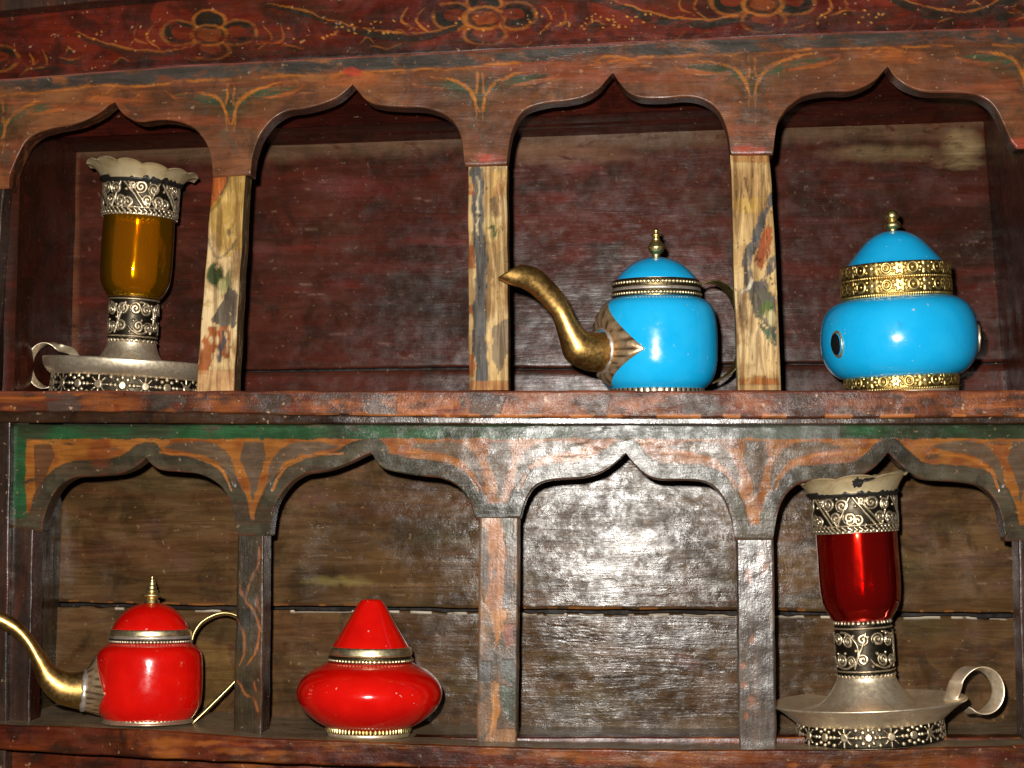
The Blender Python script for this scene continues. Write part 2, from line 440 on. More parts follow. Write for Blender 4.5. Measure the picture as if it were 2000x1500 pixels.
# ---- frieze board with painted flowers
def paint_frieze(X, Z):
    p = Paint(X, Z, 2.0, 3)
    tilt = lambda x: -.07 * (x - 945)
    # soft dark zones
    for cx in (60, 240, 640, 760, 1150, 1290, 1700):
        p.blob(cx, 90 + tilt(cx) * 1.0, 90, 22, (58, 22, 14), .5, soft=.8)
    def flower(cx, cy, s=1.0, k=1.0):
        p.blob(cx, cy - 30 * s, 31 * s, 20 * s, (34, 28, 18), 1.0); p.blob(cx, cy - 30 * s, 34 * s, 22 * s, OCH, .8 * k, ring=.10)
        for sx, sy in ((-1, -4), (1, -5)):
            p.blob(cx + sx * 62 * s, cy + sy * s, 38 * s, 26 * s, (34, 28, 18), 1.0)
            p.blob(cx + sx * 60 * s, cy + sy * s - 2, 20 * s, 11 * s, (104, 40, 18), .9)
            p.blob(cx + sx * 62 * s, cy + sy * s, 38 * s, 26 * s, (156, 90, 32), .75 * k, ring=.10)
        p.blob(cx + 2, cy + 32 * s, 38 * s, 19 * s, DKO, .95 * k); p.blob(cx + 2, cy + 29 * s, 24 * s, 10 * s, (120, 48, 20), .9 * k)
        p.blob(cx + 2, cy + 32 * s, 42 * s, 21 * s, (156, 90, 32), .75 * k, ring=.09)
        p.blob(cx, cy, 36 * s, 20 * s, (60, 32, 18), .95 * k); p.blob(cx, cy, 24 * s, 12 * s, (136, 66, 26), .9 * k)
        p.blob(cx, cy, 38 * s, 21 * s, (166, 98, 34), .85 * k, ring=.13)
        for sx in (-1, 1):
            p.stroke([(cx + sx * 105 * s, cy + 30 * s), (cx + sx * 132 * s, cy + 6 * s), (cx + sx * 116 * s, cy - 22 * s)], 3, OCH, .75 * k, .7)
            p.stroke([(cx + sx * 128 * s, cy + 22 * s), (cx + sx * 160 * s, cy + 6 * s), (cx + sx * 150 * s, cy - 24 * s)], 3, OCH, .55 * k, .7)
    for i in range(70):
        x = RNG.uniform(-60, 2060); y = 112 + tilt(x) + RNG.uniform(-70, 22)
        p.blob(x, y, RNG.uniform(14, 46), RNG.uniform(4, 11), [(44, 30, 18), (60, 24, 12), (112, 36, 18), (38, 30, 20)][i % 4], .55, soft=.7, rot=RNG.uniform(-.5, .3))
    for i in range(34):
        x = RNG.uniform(-40, 2040); y = 100 + tilt(x) + RNG.uniform(-60, 16); l = RNG.uniform(18, 60); c = RNG.uniform(-14, 14)
        p.stroke([(x, y), (x + l * .5, y + c), (x + l, y - 3)], RNG.uniform(3, 6), (40, 32, 20), .8, .8)
        p.stroke([(x, y - 5), (x + l * .5, y + c - 6), (x + l, y - 8)], 1.6, (150, 84, 30), .7, .6)
    flower(408, 68, .92, .62)
    flower(946, 35, 1.0, .85)
    flower(1490, 8, 1.02, .75)
    flower(-60, 118, .95, .7)
    flower(2020, -20, 1.0, .9)
    def vine(pts, w_=9, k=1.0):
        p.stroke(pts, w_, (38, 32, 22), .95 * k, .6)
        p.stroke([(x, y - w_ * .95) for x, y in pts], 2.2, (160, 94, 32), .75 * k, .5)
    vine([(150, 70), (200, 88), (260, 103), (320, 106), (372, 98)], 7, .7)
    vine([(640, 46), (700, 62), (770, 72), (840, 70), (890, 56)], 9)
    vine([(1150, -4), (1215, 15), (1262, 32), (1320, 44), (1385, 48), (1440, 40)], 10)
    vine([(1725, -8), (1780, 14), (1840, 30), (1895, 32), (1945, 14), (1965, -10)], 11)
    vine([(520, 12), (580, 22), (640, 44)], 6, .8)
    p.stroke([(1962, 52), (1955, 30), (1985, -8)], 10, (36, 30, 20), 1)
    for i in range(26):
        x = 40 + i * 78 + RNG.uniform(-20, 20)
        y = 110 + tilt(x) + RNG.uniform(-16, 22)
        l = RNG.uniform(24, 52)
        p.stroke([(x, y + RNG.uniform(4, 12)), (x + l * .5, y), (x + l, y - RNG.uniform(2, 16))], 2.2, OCH if i % 3 else (64, 54, 28), .4, .8)
    for cx, cy, n in ((1215, 42, 22), (720, 52, 18), (600, 66, 10), (1100, 40, 12), (1660, 30, 14), (870, 48, 8), (230, 70, 8), (1860, 6, 8)):
        for i in range(n):
            p.blob(cx + RNG.uniform(-75, 75), cy + RNG.uniform(-16, 16), 2.8, 2.3, (196, 130, 56), .7)
    # shadow behind the arch panel's top, painted as a dark line along the bottom
    la = np.interp(p.X0, [q[0] for q in LINE_A], [q[1] for q in LINE_A])
    p.mask(((p.Y0 > la - 12)).astype(float), (40, 18, 12), .55)
    return p.out()
t_, b_ = rect(-90, 2100, -70, [(x, y + 3) for x, y in LINE_A], 900)
slab('frieze_board', M['frieze'], cab, t_, b_, .011, .02, rows=90, painter=paint_frieze, seed=1)
# cornice above, seen only in the top left corner
t_, b_ = rect(-90, 420, -90, [(-90, 30), (0, 21), (190, 2), (420, -20)], 60)
slab('cornice_board', M['stile'], cab, t_, b_, -.012, .022, rows=8, seed=2)

# ---- upper carved arch panel
def curve(parts):
    out = []
    for i, seg in enumerate(parts):
        c = catmull(seg, 2.6)
        out.append(c if i == 0 else c)
    p = np.vstack(out)
    for i in range(1, len(p)):
        if p[i, 0] <= p[i - 1, 0] + .05: p[i, 0] = p[i - 1, 0] + .05
    return p
def flat(a, b):
    n = max(2, int(abs(b[0] - a[0]) / 2.6))
    t = np.linspace(0, 1, n)[:, None]
    return list(map(tuple, np.array(a) * (1 - t) + np.array(b) * t))
UP = [
 flat((-90, 372), (16, 368)),
 [(17, 366), (19, 345), (26, 325), (36, 302), (50, 277), (72, 260), (105, 250), (140, 243), (168, 234), (196, 219), (213, 205), (224, 200)],
 [(225, 201), (234, 216), (248, 229), (273, 238), (315, 234), (350, 238), (378, 250), (396, 270), (408, 294), (414, 322), (415.5, 345)],
 flat((417, 347), (488, 342)),
 [(489, 340), (492, 312), (500, 283), (511, 259), (532, 234), (560, 218), (595, 212), (630, 203), (658, 191), (677, 176), (688, 165)],
 [(689, 166), (699, 178), (712, 193), (728, 202), (755, 207), (790, 209), (825, 211), (858, 220), (881, 234), (895, 255), (903, 280), (907, 322)],
 flat((909, 325), (989, 323)),
 [(990, 320), (992, 300), (996, 273), (1002, 252), (1014, 227), (1035, 210), (1070, 201), (1105, 198), (1140, 190), (1168, 174), (1185, 155), (1197, 142)],
 [(1198, 143), (1209, 160), (1226, 180), (1252, 191), (1297, 192), (1335, 189), (1363, 192), (1387, 203), (1405, 220), (1417, 245), (1423, 269), (1427, 300)],
 flat((1429, 303), (1509, 302)),
 [(1510, 300), (1513, 273), (1518, 243), (1529, 222), (1546, 203), (1573, 187), (1615, 179), (1660, 178), (1685, 171), (1709, 157), (1723, 142), (1734, 130)],
 [(1735, 131), (1748, 150), (1772, 168), (1807, 179), (1860, 180), (1902, 184), (1930, 198), (1947, 217), (1961, 245), (1974, 275), (1985, 289)],
 flat((1987, 291), (2100, 288))]
cu = curve(UP)
def paint_up(X, Z):
    p = Paint(X, Z, 2.2, 8)
    la = np.interp(p.X, [q[0] for q in LINE_A], [q[1] for q in LINE_A])
    bandw = 30 + 4 * N1(p.X / 90, p.X * 0)
    p.mask(np.clip((la + bandw - p.Y) / 3, 0, 1), SLT, .95)
    p.mask(np.exp(-((p.Y0 - la - 1) / 2.6) ** 2), (170, 92, 80), .8)  # pinkish top lip, its edge highlight painted in
    p.mask(np.exp(-((p.Y - la - bandw - 2.5) / 2.2) ** 2) * (N2(p.X / 70, p.X * 0 + 3) > -.35), OCH, .8)
    def palm(cx, top, h, k=1.0, wl=120, wr=130, rise=-.055):
        y0 = top + h
        r = lambda dx: rise * dx
        p.blob(cx, top + 34, 72, 30, (62, 60, 44), .6 * k, soft=.8); p.blob(cx, y0 - 10, 22, 34, (70, 60, 46), .5 * k, soft=.8)
        for s_, wd in ((-1, wl), (1, wr)):
            p.stroke([(cx + s_ * 4, y0), (cx + s_ * 14, y0 - 40), (cx + s_ * 48, top + 32 + r(s_ * 48)), (cx + s_ * wd, top + 18 + r(s_ * wd))], 9, GRN, .9 * k, .8)
            p.stroke([(cx + s_ * 2, y0), (cx + s_ * 20, y0 - 46), (cx + s_ * 52, top + 20 + r(s_ * 52)), (cx + s_ * wd * .8, top + 10 + r(s_ * wd))], 3.4, OCH, .9 * k, .6)
            p.stroke([(cx + s_ * 10, y0 + 6), (cx + s_ * 26, y0 - 26), (cx + s_ * 70, top + 44 + r(s_ * 70)), (cx + s_ * wd * .9, top + 34 + r(s_ * wd))], 6, (84, 60, 34), .7 * k, .8)
            p.stroke([(cx + s_ * 60, top + 38 + r(s_ * 60)), (cx + s_ * wd, top + 28 + r(s_ * wd)), (cx + s_ * (wd + 26), top + 12 + r(s_ * wd))], 4, ORG, .7 * k, .8)
            p.stroke([(cx + s_ * 7, y0 + 14), (cx + s_ * 9, y0 - 20), (cx + s_ * 12, top + 44)], 2.4, OCH, .6 * k, .6)
        p.stroke([(cx, y0 - 6), (cx - 2, top + 50), (cx + 1, top + 14)], 6, (70, 58, 34), .7 * k, .5)
        p.stroke([(cx - 7, top + 46), (cx - 4, top + 8)], 2.4, OCH, .8 * k)
        p.stroke([(cx + 8, top + 46), (cx + 6, top + 8)], 2.4, OCH, .6 * k)
        for i in range(7):
            p.blob(cx + RNG.uniform(-26, 26), y0 + RNG.uniform(-4, 50), 6, 9, (78, 70, 56), .45 * k, soft=.5)
    palm(450, 158, 84, 1.0, 105, 125)
    palm(936, 134, 86, .95, 118, 135)
    palm(1468, 104, 90, .85, 130, 150)
    palm(2010, 84, 90, 1.0, 130, 60)
    palm(-2, 190, 90, .9, 60, 130)
    for cx, cy in ((225, 190), (690, 152), (1195, 122), (1735, 108)):
        p.blob(cx, cy, 60, 16, (166, 88, 40), .55, soft=.7)
        p.stroke([(cx - 50, cy + 4), (cx, cy - 14), (cx + 50, cy - 2)], 2.4, OCH, .7, .6)
    p.blob(688, 140, 18, 9, (176, 60, 46), .8, soft=.4)
    for i in range(40):
        x = RNG.uniform(60, 1990); la_ = np.interp(x, [q[0] for q in LINE_A], [q[1] for q in LINE_A])
        y = la_ + RNG.uniform(38, 85); l = RNG.uniform(15, 45)
        p.stroke([(x, y), (x + l * .5, y - 4), (x + l, y - 3)], RNG.uniform(1, 2.4), (182, 106, 48) if i % 2 else (150, 58, 40), .5, .8)
    # bare red patch at the feet of the arches
    for cx, cy in ((950, 308), (1465, 292), (1995, 280)):
        p.blob(cx, cy, 34, 9, (168, 70, 54), .7, soft=.5)
    # the carved edge's dark underside, with its shade, comes from sidecol
    return p.out()
topA = np.stack([cu[:, 0], np.interp(cu[:, 0], [q[0] for q in LINE_A], [q[1] for q in LINE_A])], 1)
slab('arch_panel', M['arch_up'], cab, topA, cu, 0.0, .023, rows=52, painter=paint_up, seed=4, bev=.0016, sidecol=(48, 30, 22))  # carved underside coloured very dark, its shade painted in

# ---- upper posts (bare, flaked pine)
def paint_p1(X, Z):
    p = Paint(X, Z, 2.6, 1)
    p.poly([(400, 340), (447, 340), (436, 372), (420, 402), (405, 412)], (166, 84, 34), .95)
    p.stroke([(447, 338), (438, 372), (412, 412)], 3.4, SLT, .9)
    p.poly([(400, 412), (436, 506), (500, 470), (500, 330), (450, 330), (436, 376)], (188, 150, 62), .55)
    p.stroke([(404, 470), (424, 505), (446, 492), (462, 470)], 2.5, (96, 90, 80), .7)
    p.blob(420, 536, 17, 22, (44, 66, 30), .95, soft=.25); p.blob(432, 552, 13, 17, (52, 70, 36), .9, soft=.3)
    p.blob(437, 560, 12, 18, (190, 180, 120), .8, soft=.3); p.blob(447, 548, 6, 26, (60, 84, 46), .7, soft=.4)
    p.poly([(446, 560), (462, 572), (460, 640), (436, 640), (408, 628), (428, 600)], (84, 78, 72), .9)
    p.poly([(404, 640), (450, 636), (448, 700), (420, 690), (404, 730), (384, 728), (394, 670)], (150, 82, 42), .95)
    p.stroke([(440, 650), (428, 690), (426, 704)], 5, (70, 70, 74), .9)
    for i in range(16): p.blob(RNG.uniform(392, 450), RNG.uniform(640, 715), 3.5, 7, (206, 176, 130), .8, soft=.5)
    p.blob(445, 453, 5, 7, (90, 80, 60), .8, soft=.4)
    p.mask(((p.Y0 > 722)).astype(float), (188, 140, 96), .7)
    return p.out()
post('divider_post', M['tan'], cab, (415, 346), (479, 341), (382, 768), (456, 768), .002, .027, painter=paint_p1, sidecol=(82, 62, 44), label='upper post of bare yellowish pine with green and orange paint spots')
def paint_p2(X, Z):
    p = Paint(X, Z, 3.2, 12)
    p.stroke([(930, 322), (934, 420), (940, 520), (936, 640), (942, 745)], 12, (84, 84, 84), .95)
    p.stroke([(934, 345), (932, 460)], 2, (206, 190, 150), .8)
    p.poly([(955, 330), (995, 330), (995, 400), (978, 372), (966, 420), (956, 400)], (196, 156, 84), .6)
    for a, b in ((480, 520), (360, 380), (690, 735), (595, 612)): p.poly([(912, a), (925, a), (927, b), (912, b)], (160, 92, 46), .9)
    p.poly([(968, 350), (988, 345), (980, 420), (962, 440)], (150, 84, 46), .5)
    p.poly([(958, 388), (972, 380), (974, 420), (960, 430)], (92, 84, 70), .7)
    p.blob(960, 446, 16, 28, (208, 184, 124), .9, soft=.3); p.stroke([(956, 446), (966, 444), (964, 462)], 3, (66, 84, 52), .9)
    p.stroke([(972, 447), (973, 464)], 1.6, (66, 84, 52), .8)
    p.poly([(962, 500), (996, 480), (996, 530), (975, 560)], (150, 128, 92), .5)
    p.poly([(960, 640), (994, 620), (994, 690), (975, 730), (962, 705)], (94, 88, 84), .7)
    p.mask(((p.Y0 > 742)).astype(float), (160, 104, 58), .8)
    return p.out()
post('divider_post', M['tan'], cab, (914, 326), (990, 324), (916, 762), (993, 762), .003, .026, painter=paint_p2, sidecol=(82, 62, 44), label='upper post of bare pine with a long slate grey paint streak', seed=3)
def paint_p3(X, Z):
    p = Paint(X, Z, 3.2, 21)
    p.poly([(1425, 300), (1510, 300), (1512, 316), (1428, 318)], (150, 98, 44), .7)
    p.blob(1468, 400, 44, 15, (196, 160, 80), .6, soft=.5)
    for pts in ([(1508, 388), (1492, 420), (1476, 462)], [(1480, 470), (1462, 500), (1462, 560)], [(1512, 510), (1496, 548), (1474, 560)]):
        p.stroke(pts, 9, (78, 80, 84), .9)
    p.poly([(1497, 440), (1508, 450), (1504, 500), (1486, 528), (1474, 510), (1484, 470)], (152, 78, 44), .95)
    p.poly([(1462, 568), (1500, 560), (1516, 592), (1516, 668), (1498, 640), (1474, 618)], (86, 86, 76), .95)
    p.blob(1496, 604, 16, 14, (86, 108, 50), .85, soft=.3); p.blob(1508, 622, 9, 18, (206, 190, 140), .85, soft=.3)
    p.poly([(1474, 622), (1492, 640), (1516, 655), (1517, 680), (1498, 664)], (60, 92, 70), .9)
    p.poly([(1440, 568), (1452, 560), (1460, 620), (1446, 650)], (120, 100, 74), .5)
    p.poly([(1498, 540), (1516, 530), (1518, 580), (1500, 566)], (206, 176, 118), .9)
    p.stroke([(1450, 570), (1462, 560), (1468, 548)], 4, (216, 206, 180), .8)
    p.poly([(1444, 735), (1522, 737), (1524, 750), (1444, 752)], (164, 98, 44), .9)
    for i in range(30): p.stroke([(x := RNG.uniform(1436, 1515), y := RNG.uniform(320, 720)), (x + 1, y + RNG.uniform(8, 26))], 1.3, (70, 56, 40), .7)
    return p.out()
post('divider_post', M['tan'], cab, (1427, 302), (1503, 302), (1441, 762), (1525, 762), .003, .026, painter=paint_p3, sidecol=(82, 62, 44), bow=2.5, label='upper post of bare pine with slate, red and green flakes', seed=6)
post('stile', M['stile'], cab, (-60, 368), (8, 368), (-90, 768), (-22, 768), .002, .03, seed=7)
post('stile', M['stile'], cab, (2040, 290), (2110, 290), (2060, 768), (2130, 768), .002, .03, seed=8)

# ---- middle shelf
def paint_shelf(X, Z):
    p = Paint(X, Z, 3.0, 5)
    for i in range(11):
        cx = 128 + i * 206
        if i < 7:
            p.poly([(cx - 40, 770), (cx + 34, 772), (cx + 26, 812), (cx - 30, 812)], (74, 62, 54), .85 if i < 5 else .6)
        p.blob(cx + 100, 792, 46, 14, (160, 88, 38), .55, soft=.8)
    for i in range(90):
        p.blob(RNG.uniform(0, 2050), RNG.uniform(766, 812), RNG.uniform(6, 30), RNG.uniform(3, 9), [(66, 48, 38), (150, 86, 42), (104, 44, 28), (52, 44, 38)][i % 4], .65, soft=.7)
    p.mask(np.clip((771 - p.Y0) / 4, 0, 1), (120, 66, 50), .5)
    p.mask(np.clip((p.Y0 - 807) / 3, 0, 1) * (N1(p.X / 25, p.X * 0) > -.1), (206, 128, 66), .6)
    return p.out()
YB_UP, YB_LO = .19, .122
t_, b_ = rect(-90, 2100, [(-90, 763), (0, 763), (1000, 763), (2100, 762)], [(-90, 802), (0, 803), (400, 806), (850, 814), (1500, 817), (2100, 814)], 800)
slab('shelf_board', M['shelf'], cab, t_, b_, -.001, .21, rows=26, painter=paint_shelf, seed=9, bev=.002, wob=.0005, label='middle shelf board with chipped orange and red paint')
t_, b_ = rect(-90, 2100, [(-90, 800), (400, 804), (850, 812), (1500, 815), (2100, 812)], [(-90, 823), (0, 825), (700, 829), (1300, 831), (2100, 828)], 300)
slab('shelf_rail', M['rail'], cab, t_, b_, .006, .03, rows=4, seed=10)

# ---- upper recess: back planks, ceiling planks, side panels
CE = [(-60, 306), (150, 299), (525, 292), (900, 280), (1350, 266), (1520, 261), (1912, 243), (2060, 236)]
def paint_back(X, Z):
    p = Paint(X, Z, 3, 2)
    ce = np.interp(p.X0, [q[0] for q in CE], [q[1] for q in CE])
    p.mask(np.clip((26 + 10 * N1(p.X / 80, p.X * 0) - (p.Y - ce)) / 20, 0, 1), (104, 84, 62), .5)
    p.blob(1730, 300, 110, 14, (130, 110, 76), .45, soft=.9); p.blob(1880, 285, 34, 26, (150, 130, 92), .7, soft=.9)
    p.blob(1090, 300, 130, 20, (126, 92, 70), .6, soft=.9); p.blob(1870, 320, 44, 10, (128, 110, 78), .6, soft=.8)
    p.mask(np.clip((8 - (p.X0 - 150)) / 8, 0, 1), (112, 70, 46), .6)
    for i in range(60):
        x, y = RNG.uniform(150, 1900), RNG.uniform(320, 715)
        p.blob(x, y, RNG.uniform(20, 80), RNG.uniform(5, 16), [(98, 36, 28), (62, 42, 30), (84, 50, 46), (50, 26, 20)][i % 4], .5, soft=.9)
    for i in range(70):
        x, y = RNG.uniform(500, 1900), RNG.uniform(330, 700)
        p.stroke([(x, y), (x + RNG.uniform(10, 70), y + RNG.uniform(-3, 3))], .9, (134, 98, 86), .6, .8)
    return p.out()
t_, b_ = rect(-60, 2060, [(x, y - 16) for x, y in CE], [(-60, 722), (480, 722), (900, 716), (1100, 718), (1530, 708), (2060, 706)], 420)
slab('back_plank', M['back_up'], cab, t_, b_, YB_UP, .015, rows=90, painter=paint_back, seed=11, wob=.00022)
t_, b_ = rect(-60, 2060, [(-60, 728), (480, 727), (900, 722), (1100, 723), (1530, 713), (2060, 712)], 812, 300)
slab('back_plank', M['back_up'], cab, t_, b_, YB_UP - .003, .018, rows=8, seed=12, wob=.00022)

def world_panel(name, mat, parent, a, b, c, d, nu=40, nv=40, thick=(0, 0, .012), bump=.0006, seed=0, label=None):
    """four world corners a-b (first edge) d-c (second edge), thickened by a vector"""
    a, b, c, d = [np.asarray(q, float) for q in (a, b, c, d)]
    u = np.linspace(0, 1, nu)[:, None, None]; v = np.linspace(0, 1, nv)[None, :, None]
    P = (a * (1 - u) + b * u) * (1 - v) + (d * (1 - u) + c * u) * v
    tv = np.asarray(thick, float); tn = tv / np.linalg.norm(tv)
    P = P + tn * (bump * N1(u[..., 0] * 9 + seed, v[..., 0] * 9))[..., None]
    mb = MB(); mb.grid(P); mb.grid(P + tv, flip=True)
    for e in (P[0], P[-1], P[:, 0], P[:, -1]):
        mb.grid(np.stack([e, e + tv], 1))
    return mb.build(name, mat, parent, label=label, smooth=False)

zc_back = [W(x, y, YB_UP) for x, y in ((-60, 306), (2060, 236))]
seam = [W(-60, 272, YB_UP - .075), W(2060, 176, YB_UP - .075)]
front = [W(-60, 150, .022), W(2060, 62, .022)]
world_panel('ceiling_plank', M['ceil'], cab, zc_back[0] + [0, .004, 0.001], zc_back[1] + [0, .004, 0.001], seam[1], seam[0], 120, 12, (0, 0, .012), seed=1)
world_panel('ceiling_plank', M['ceil'], cab, seam[0] + [0, -.003, -.004], seam[1] + [0, -.003, -.004], front[1], front[0], 120, 12, (0, 0, .012), seed=2)
def side(name, xt, yt, xb, ybm, yb, sgn, ext=0.0, mat='back_up', y0=.024):
    A = W(xt, yt, yb); B = W(xb, ybm, yb)
    A2, B2 = A.copy(), B.copy(); A2[1] = y0; B2[1] = y0
    A2[0] += ext; B2[0] += ext
    up = np.array([0, 0, .09])
    world_panel(name, M[mat], cab, A + up, B, B2, A2 + up, 30, 20, (sgn * .012, 0, 0), seed=xt)
side('side_panel', 151, 300, 137, 800, YB_UP, -1)
side('side_panel', 1911, 243, 1964, 800, YB_UP, 1, .006)

# ---- lower carved arch panel
LO = [
 flat((24, 1031), (81, 1039)),
 [(82, 1038), (85, 1016), (93, 990), (105, 965), (122, 945), (147, 933), (192, 930), (227, 927), (256, 917), (274, 905), (285, 894)],
 [(286, 895), (297, 908), (315, 918), (350, 922), (385, 925), (413, 936), (434, 953), (448, 979), (457, 1011), (461, 1042)],
 flat((463, 1046), (526, 1047)),
 [(527, 1045), (530, 1018), (536, 990), (549, 965), (570, 941), (595, 927), (623, 923), (650, 917), (682, 904), (706, 892), (724, 885)],
 [(726, 886), (737, 904), (753, 917), (790, 925), (825, 930), (858, 934), (888, 946), (908, 965), (921, 990), (929, 1014)],
 flat((931, 1016), (1014, 1014)),
 [(1016, 1012), (1020, 996), (1029, 972), (1045, 951), (1070, 940), (1105, 936), (1140, 933), (1175, 922), (1203, 903), (1222, 886)],
 [(1223, 887), (1241, 909), (1262, 928), (1287, 937), (1330, 939), (1368, 940), (1391, 949), (1408, 966), (1421, 990), (1430, 1021), (1435, 1054)],
 flat((1437, 1057), (1509, 1057)),
 [(1510, 1055), (1514, 1030), (1519, 1004), (1528, 979), (1545, 956), (1567, 943), (1597, 939), (1650, 938), (1678, 931), (1702, 918), (1721, 901), (1734, 885)],
 [(1736, 886), (1751, 902), (1772, 920), (1800, 935), (1842, 940), (1895, 944), (1924, 956), (1944, 979), (1955, 1007), (1962, 1046)],
 flat((1964, 1058), (2100, 1058))]
cl = curve(LO)
def paint_low(X, Z):
    p = Paint(X, Z, 2.0, 15)
    # distance to the carved edge
    d = np.full(p.X.size, 1e9)
    sub = cl[::5]
    for i in range(len(sub) - 1):
        a, b = sub[i], sub[i + 1]; ab = b - a; L = ab @ ab
        t = np.clip(((p.X - a[0]) * ab[0] + (p.Y - a[1]) * ab[1]) / L, 0, 1)
        d = np.minimum(d, np.hypot(p.X - a[0] - t * ab[0], p.Y - a[1] - t * ab[1]))
    org = np.clip((d - 31) / 3, 0, 1) * (p.Y > 857) * (p.X > 50)
    p.mask(org, (150, 92, 36), .9)
    mott = np.clip(N1(p.X / 26, p.Y / 18) * 1.6, 0, 1)
    p.mask(org * mott, (120, 62, 28), .75)
    for i, (cx, by) in enumerate(((492, 1018), (974, 992), (1474, 1026), (1992, 1030))):
        p.poly([(cx - 16, 862), (cx + 22, 862), (cx + 27, 895), (cx + 12, 940), (cx + 2, 985), (cx - 6, 940), (cx - 24, 895)], (86, 72, 58), .92)
        for s_ in (-1, 1):
            p.stroke([(cx + s_ * 32, 945), (cx + s_ * 52, 900), (cx + s_ * 92, 876), (cx + s_ * 165, 872)], 14, (90, 76, 60), .9, .75)
            p.stroke([(cx + s_ * 40, 956), (cx + s_ * 62, 915), (cx + s_ * 110, 892), (cx + s_ * 180, 884)], 3.5, (158, 96, 40), .9, .4)
    p.poly([(66, 868), (100, 868), (108, 890), (96, 915), (70, 985)], (84, 58, 40), .85)
    p.blob(196, 882, 22, 34, (112, 54, 30), .6, soft=.6)
    p.mask(((p.Y < 857) | ((p.X < 51) & (p.Y < 1012))).astype(float), BGR, .85)
    gm = np.clip(N2(p.X / 60, p.Y / 30) * 1.4 + .35 + np.clip((p.X - 500) / 1400, 0, .6), 0, 1) * (p.Y < 857)
    p.mask(gm, (50, 56, 38), .9)
    p.mask((p.X > 1120) * (p.X < 1640) * (p.Y < 857) * 1.0, (90, 90, 84), .75)
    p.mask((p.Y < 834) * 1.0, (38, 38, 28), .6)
    p.mask(np.exp(-((d - 31) / 1.6) ** 2) * (p.Y > 858), (60, 44, 34), .5)
    # dark red brown wear right at the carved edge
    p.mask(np.clip((5 - d) / 3, 0, 1) * (N3(p.X / 20, p.Y / 20) > -.2), (96, 56, 42), .7)
    return p.out()
topL = np.stack([cl[:, 0], np.full(len(cl), 829.0)], 1)
slab('arch_panel', M['arch_low'], cab, topL, cl, .003, .022, rows=60, painter=paint_low, seed=14, bev=.0014, sidecol=(34, 26, 20), label='lower carved arch panel with green band and orange leaf shapes')  # sidecol darkens the arch undersides, shadow included in the colour

# ---- lower posts
def paint_vine(X, Z):
    p = Paint(X, Z, 1.8, 9)
    c = (166, 96, 40)
    p.stroke([(468, 1072), (474, 1100), (466, 1140), (478, 1170), (497, 1196), (508, 1230), (500, 1272), (484, 1298)], 3.0, c, .85, .4)
    p.stroke([(508, 1068), (504, 1105), (488, 1140), (480, 1170)], 3.4, c, .9, .5)
    p.stroke([(503, 1160), (503, 1180), (512, 1196)], 3.4, c, .8, .7)
    p.stroke([(462, 1208), (478, 1240), (476, 1280), (468, 1300)], 2.8, c, .7, .5)
    p.stroke([(464, 1330), (480, 1356), (500, 1372), (506, 1410)], 3, c, .8, .5)
    p.stroke([(496, 1330), (502, 1352)], 2.2, c, .6, .5)
    for i in range(14): p.blob(RNG.uniform(462, 510), RNG.uniform(1055, 1425), 5, 12, (44, 38, 30), .5, soft=.5)
    return p.out()
post('divider_post', M['post_dark'], cab, (464, 1046), (516, 1046), (456, 1440), (512, 1441), .001, .031, painter=paint_vine, sidecol=(66, 24, 17), label='lower post of dark olive paint with orange vine scrolls', seed=11)
def paint_q2(X, Z):
    p = Paint(X, Z, 3.2, 30)
    p.stroke([(965, 1015), (972, 1110), (966, 1180)], 17, (176, 116, 72), .8)
    p.poly([(975, 1012), (1006, 1012), (1000, 1050), (985, 1040)], (96, 94, 84), .9)
    p.stroke([(945, 1040), (948, 1140)], 9, (92, 84, 76), .7); p.stroke([(1000, 1060), (990, 1180)], 9, (92, 88, 86), .7)
    p.poly([(956, 1192), (992, 1192), (978, 1240), (966, 1270)], (180, 120, 62), .85)
    p.poly([(936, 1296), (960, 1290), (960, 1330), (938, 1330)], (82, 82, 80), .8)
    p.poly([(978, 1290), (1008, 1290), (1010, 1350), (985, 1330)], (74, 80, 76), .85)
    p.poly([(972, 1335), (1008, 1345), (1008, 1420), (990, 1400), (975, 1370)], (72, 80, 66), .9)
    p.stroke([(966, 1335), (968, 1390), (962, 1442)], 7, (190, 130, 70), .85)
    p.poly([(958, 1420), (1008, 1425), (1008, 1452), (940, 1452)], (158, 112, 70), .7)
    p.poly([(980, 1220), (1008, 1215), (1006, 1262), (984, 1260)], (150, 84, 66), .6)
    return p.out()
post('divider_post', M['post_mid'], cab, (936, 1012), (1013, 1012), (931, 1456), (1008, 1458), .001, .026, painter=paint_q2, label='lower post scuffed brown, slate and orange', seed=12)
def paint_q3(X, Z):
    p = Paint(X, Z, 2.6, 33)
    for i in range(22): p.blob(RNG.uniform(1445, 1512), RNG.uniform(1070, 1440), RNG.uniform(3, 9), RNG.uniform(5, 16), [(178, 112, 74), (74, 68, 66), (128, 112, 100)][i % 3], .5, soft=.6)
    p.mask(np.clip((1444 - p.X0) / 4, 0, 1), (52, 24, 18), .8)
    p.mask(np.clip((p.X0 - 1510) / 4, 0, 1), (52, 24, 20), .6)
    return p.out()
post('divider_post', M['post_grey'], cab, (1438, 1055), (1511, 1055), (1444, 1458), (1517, 1459), .001, .022, painter=paint_q3, label='lower post of smooth grey paint with dark red edges', seed=13)
post('stile', M['stile'], cab, (22, 1030), (65, 1036), (12, 1424), (58, 1426), .002, .027, sidecol=(62, 24, 17), seed=15, rows=120)
post('stile', M['stile'], cab, (1988, 1056), (2090, 1056), (1999, 1460), (2110, 1462), .002, .027, seed=16)
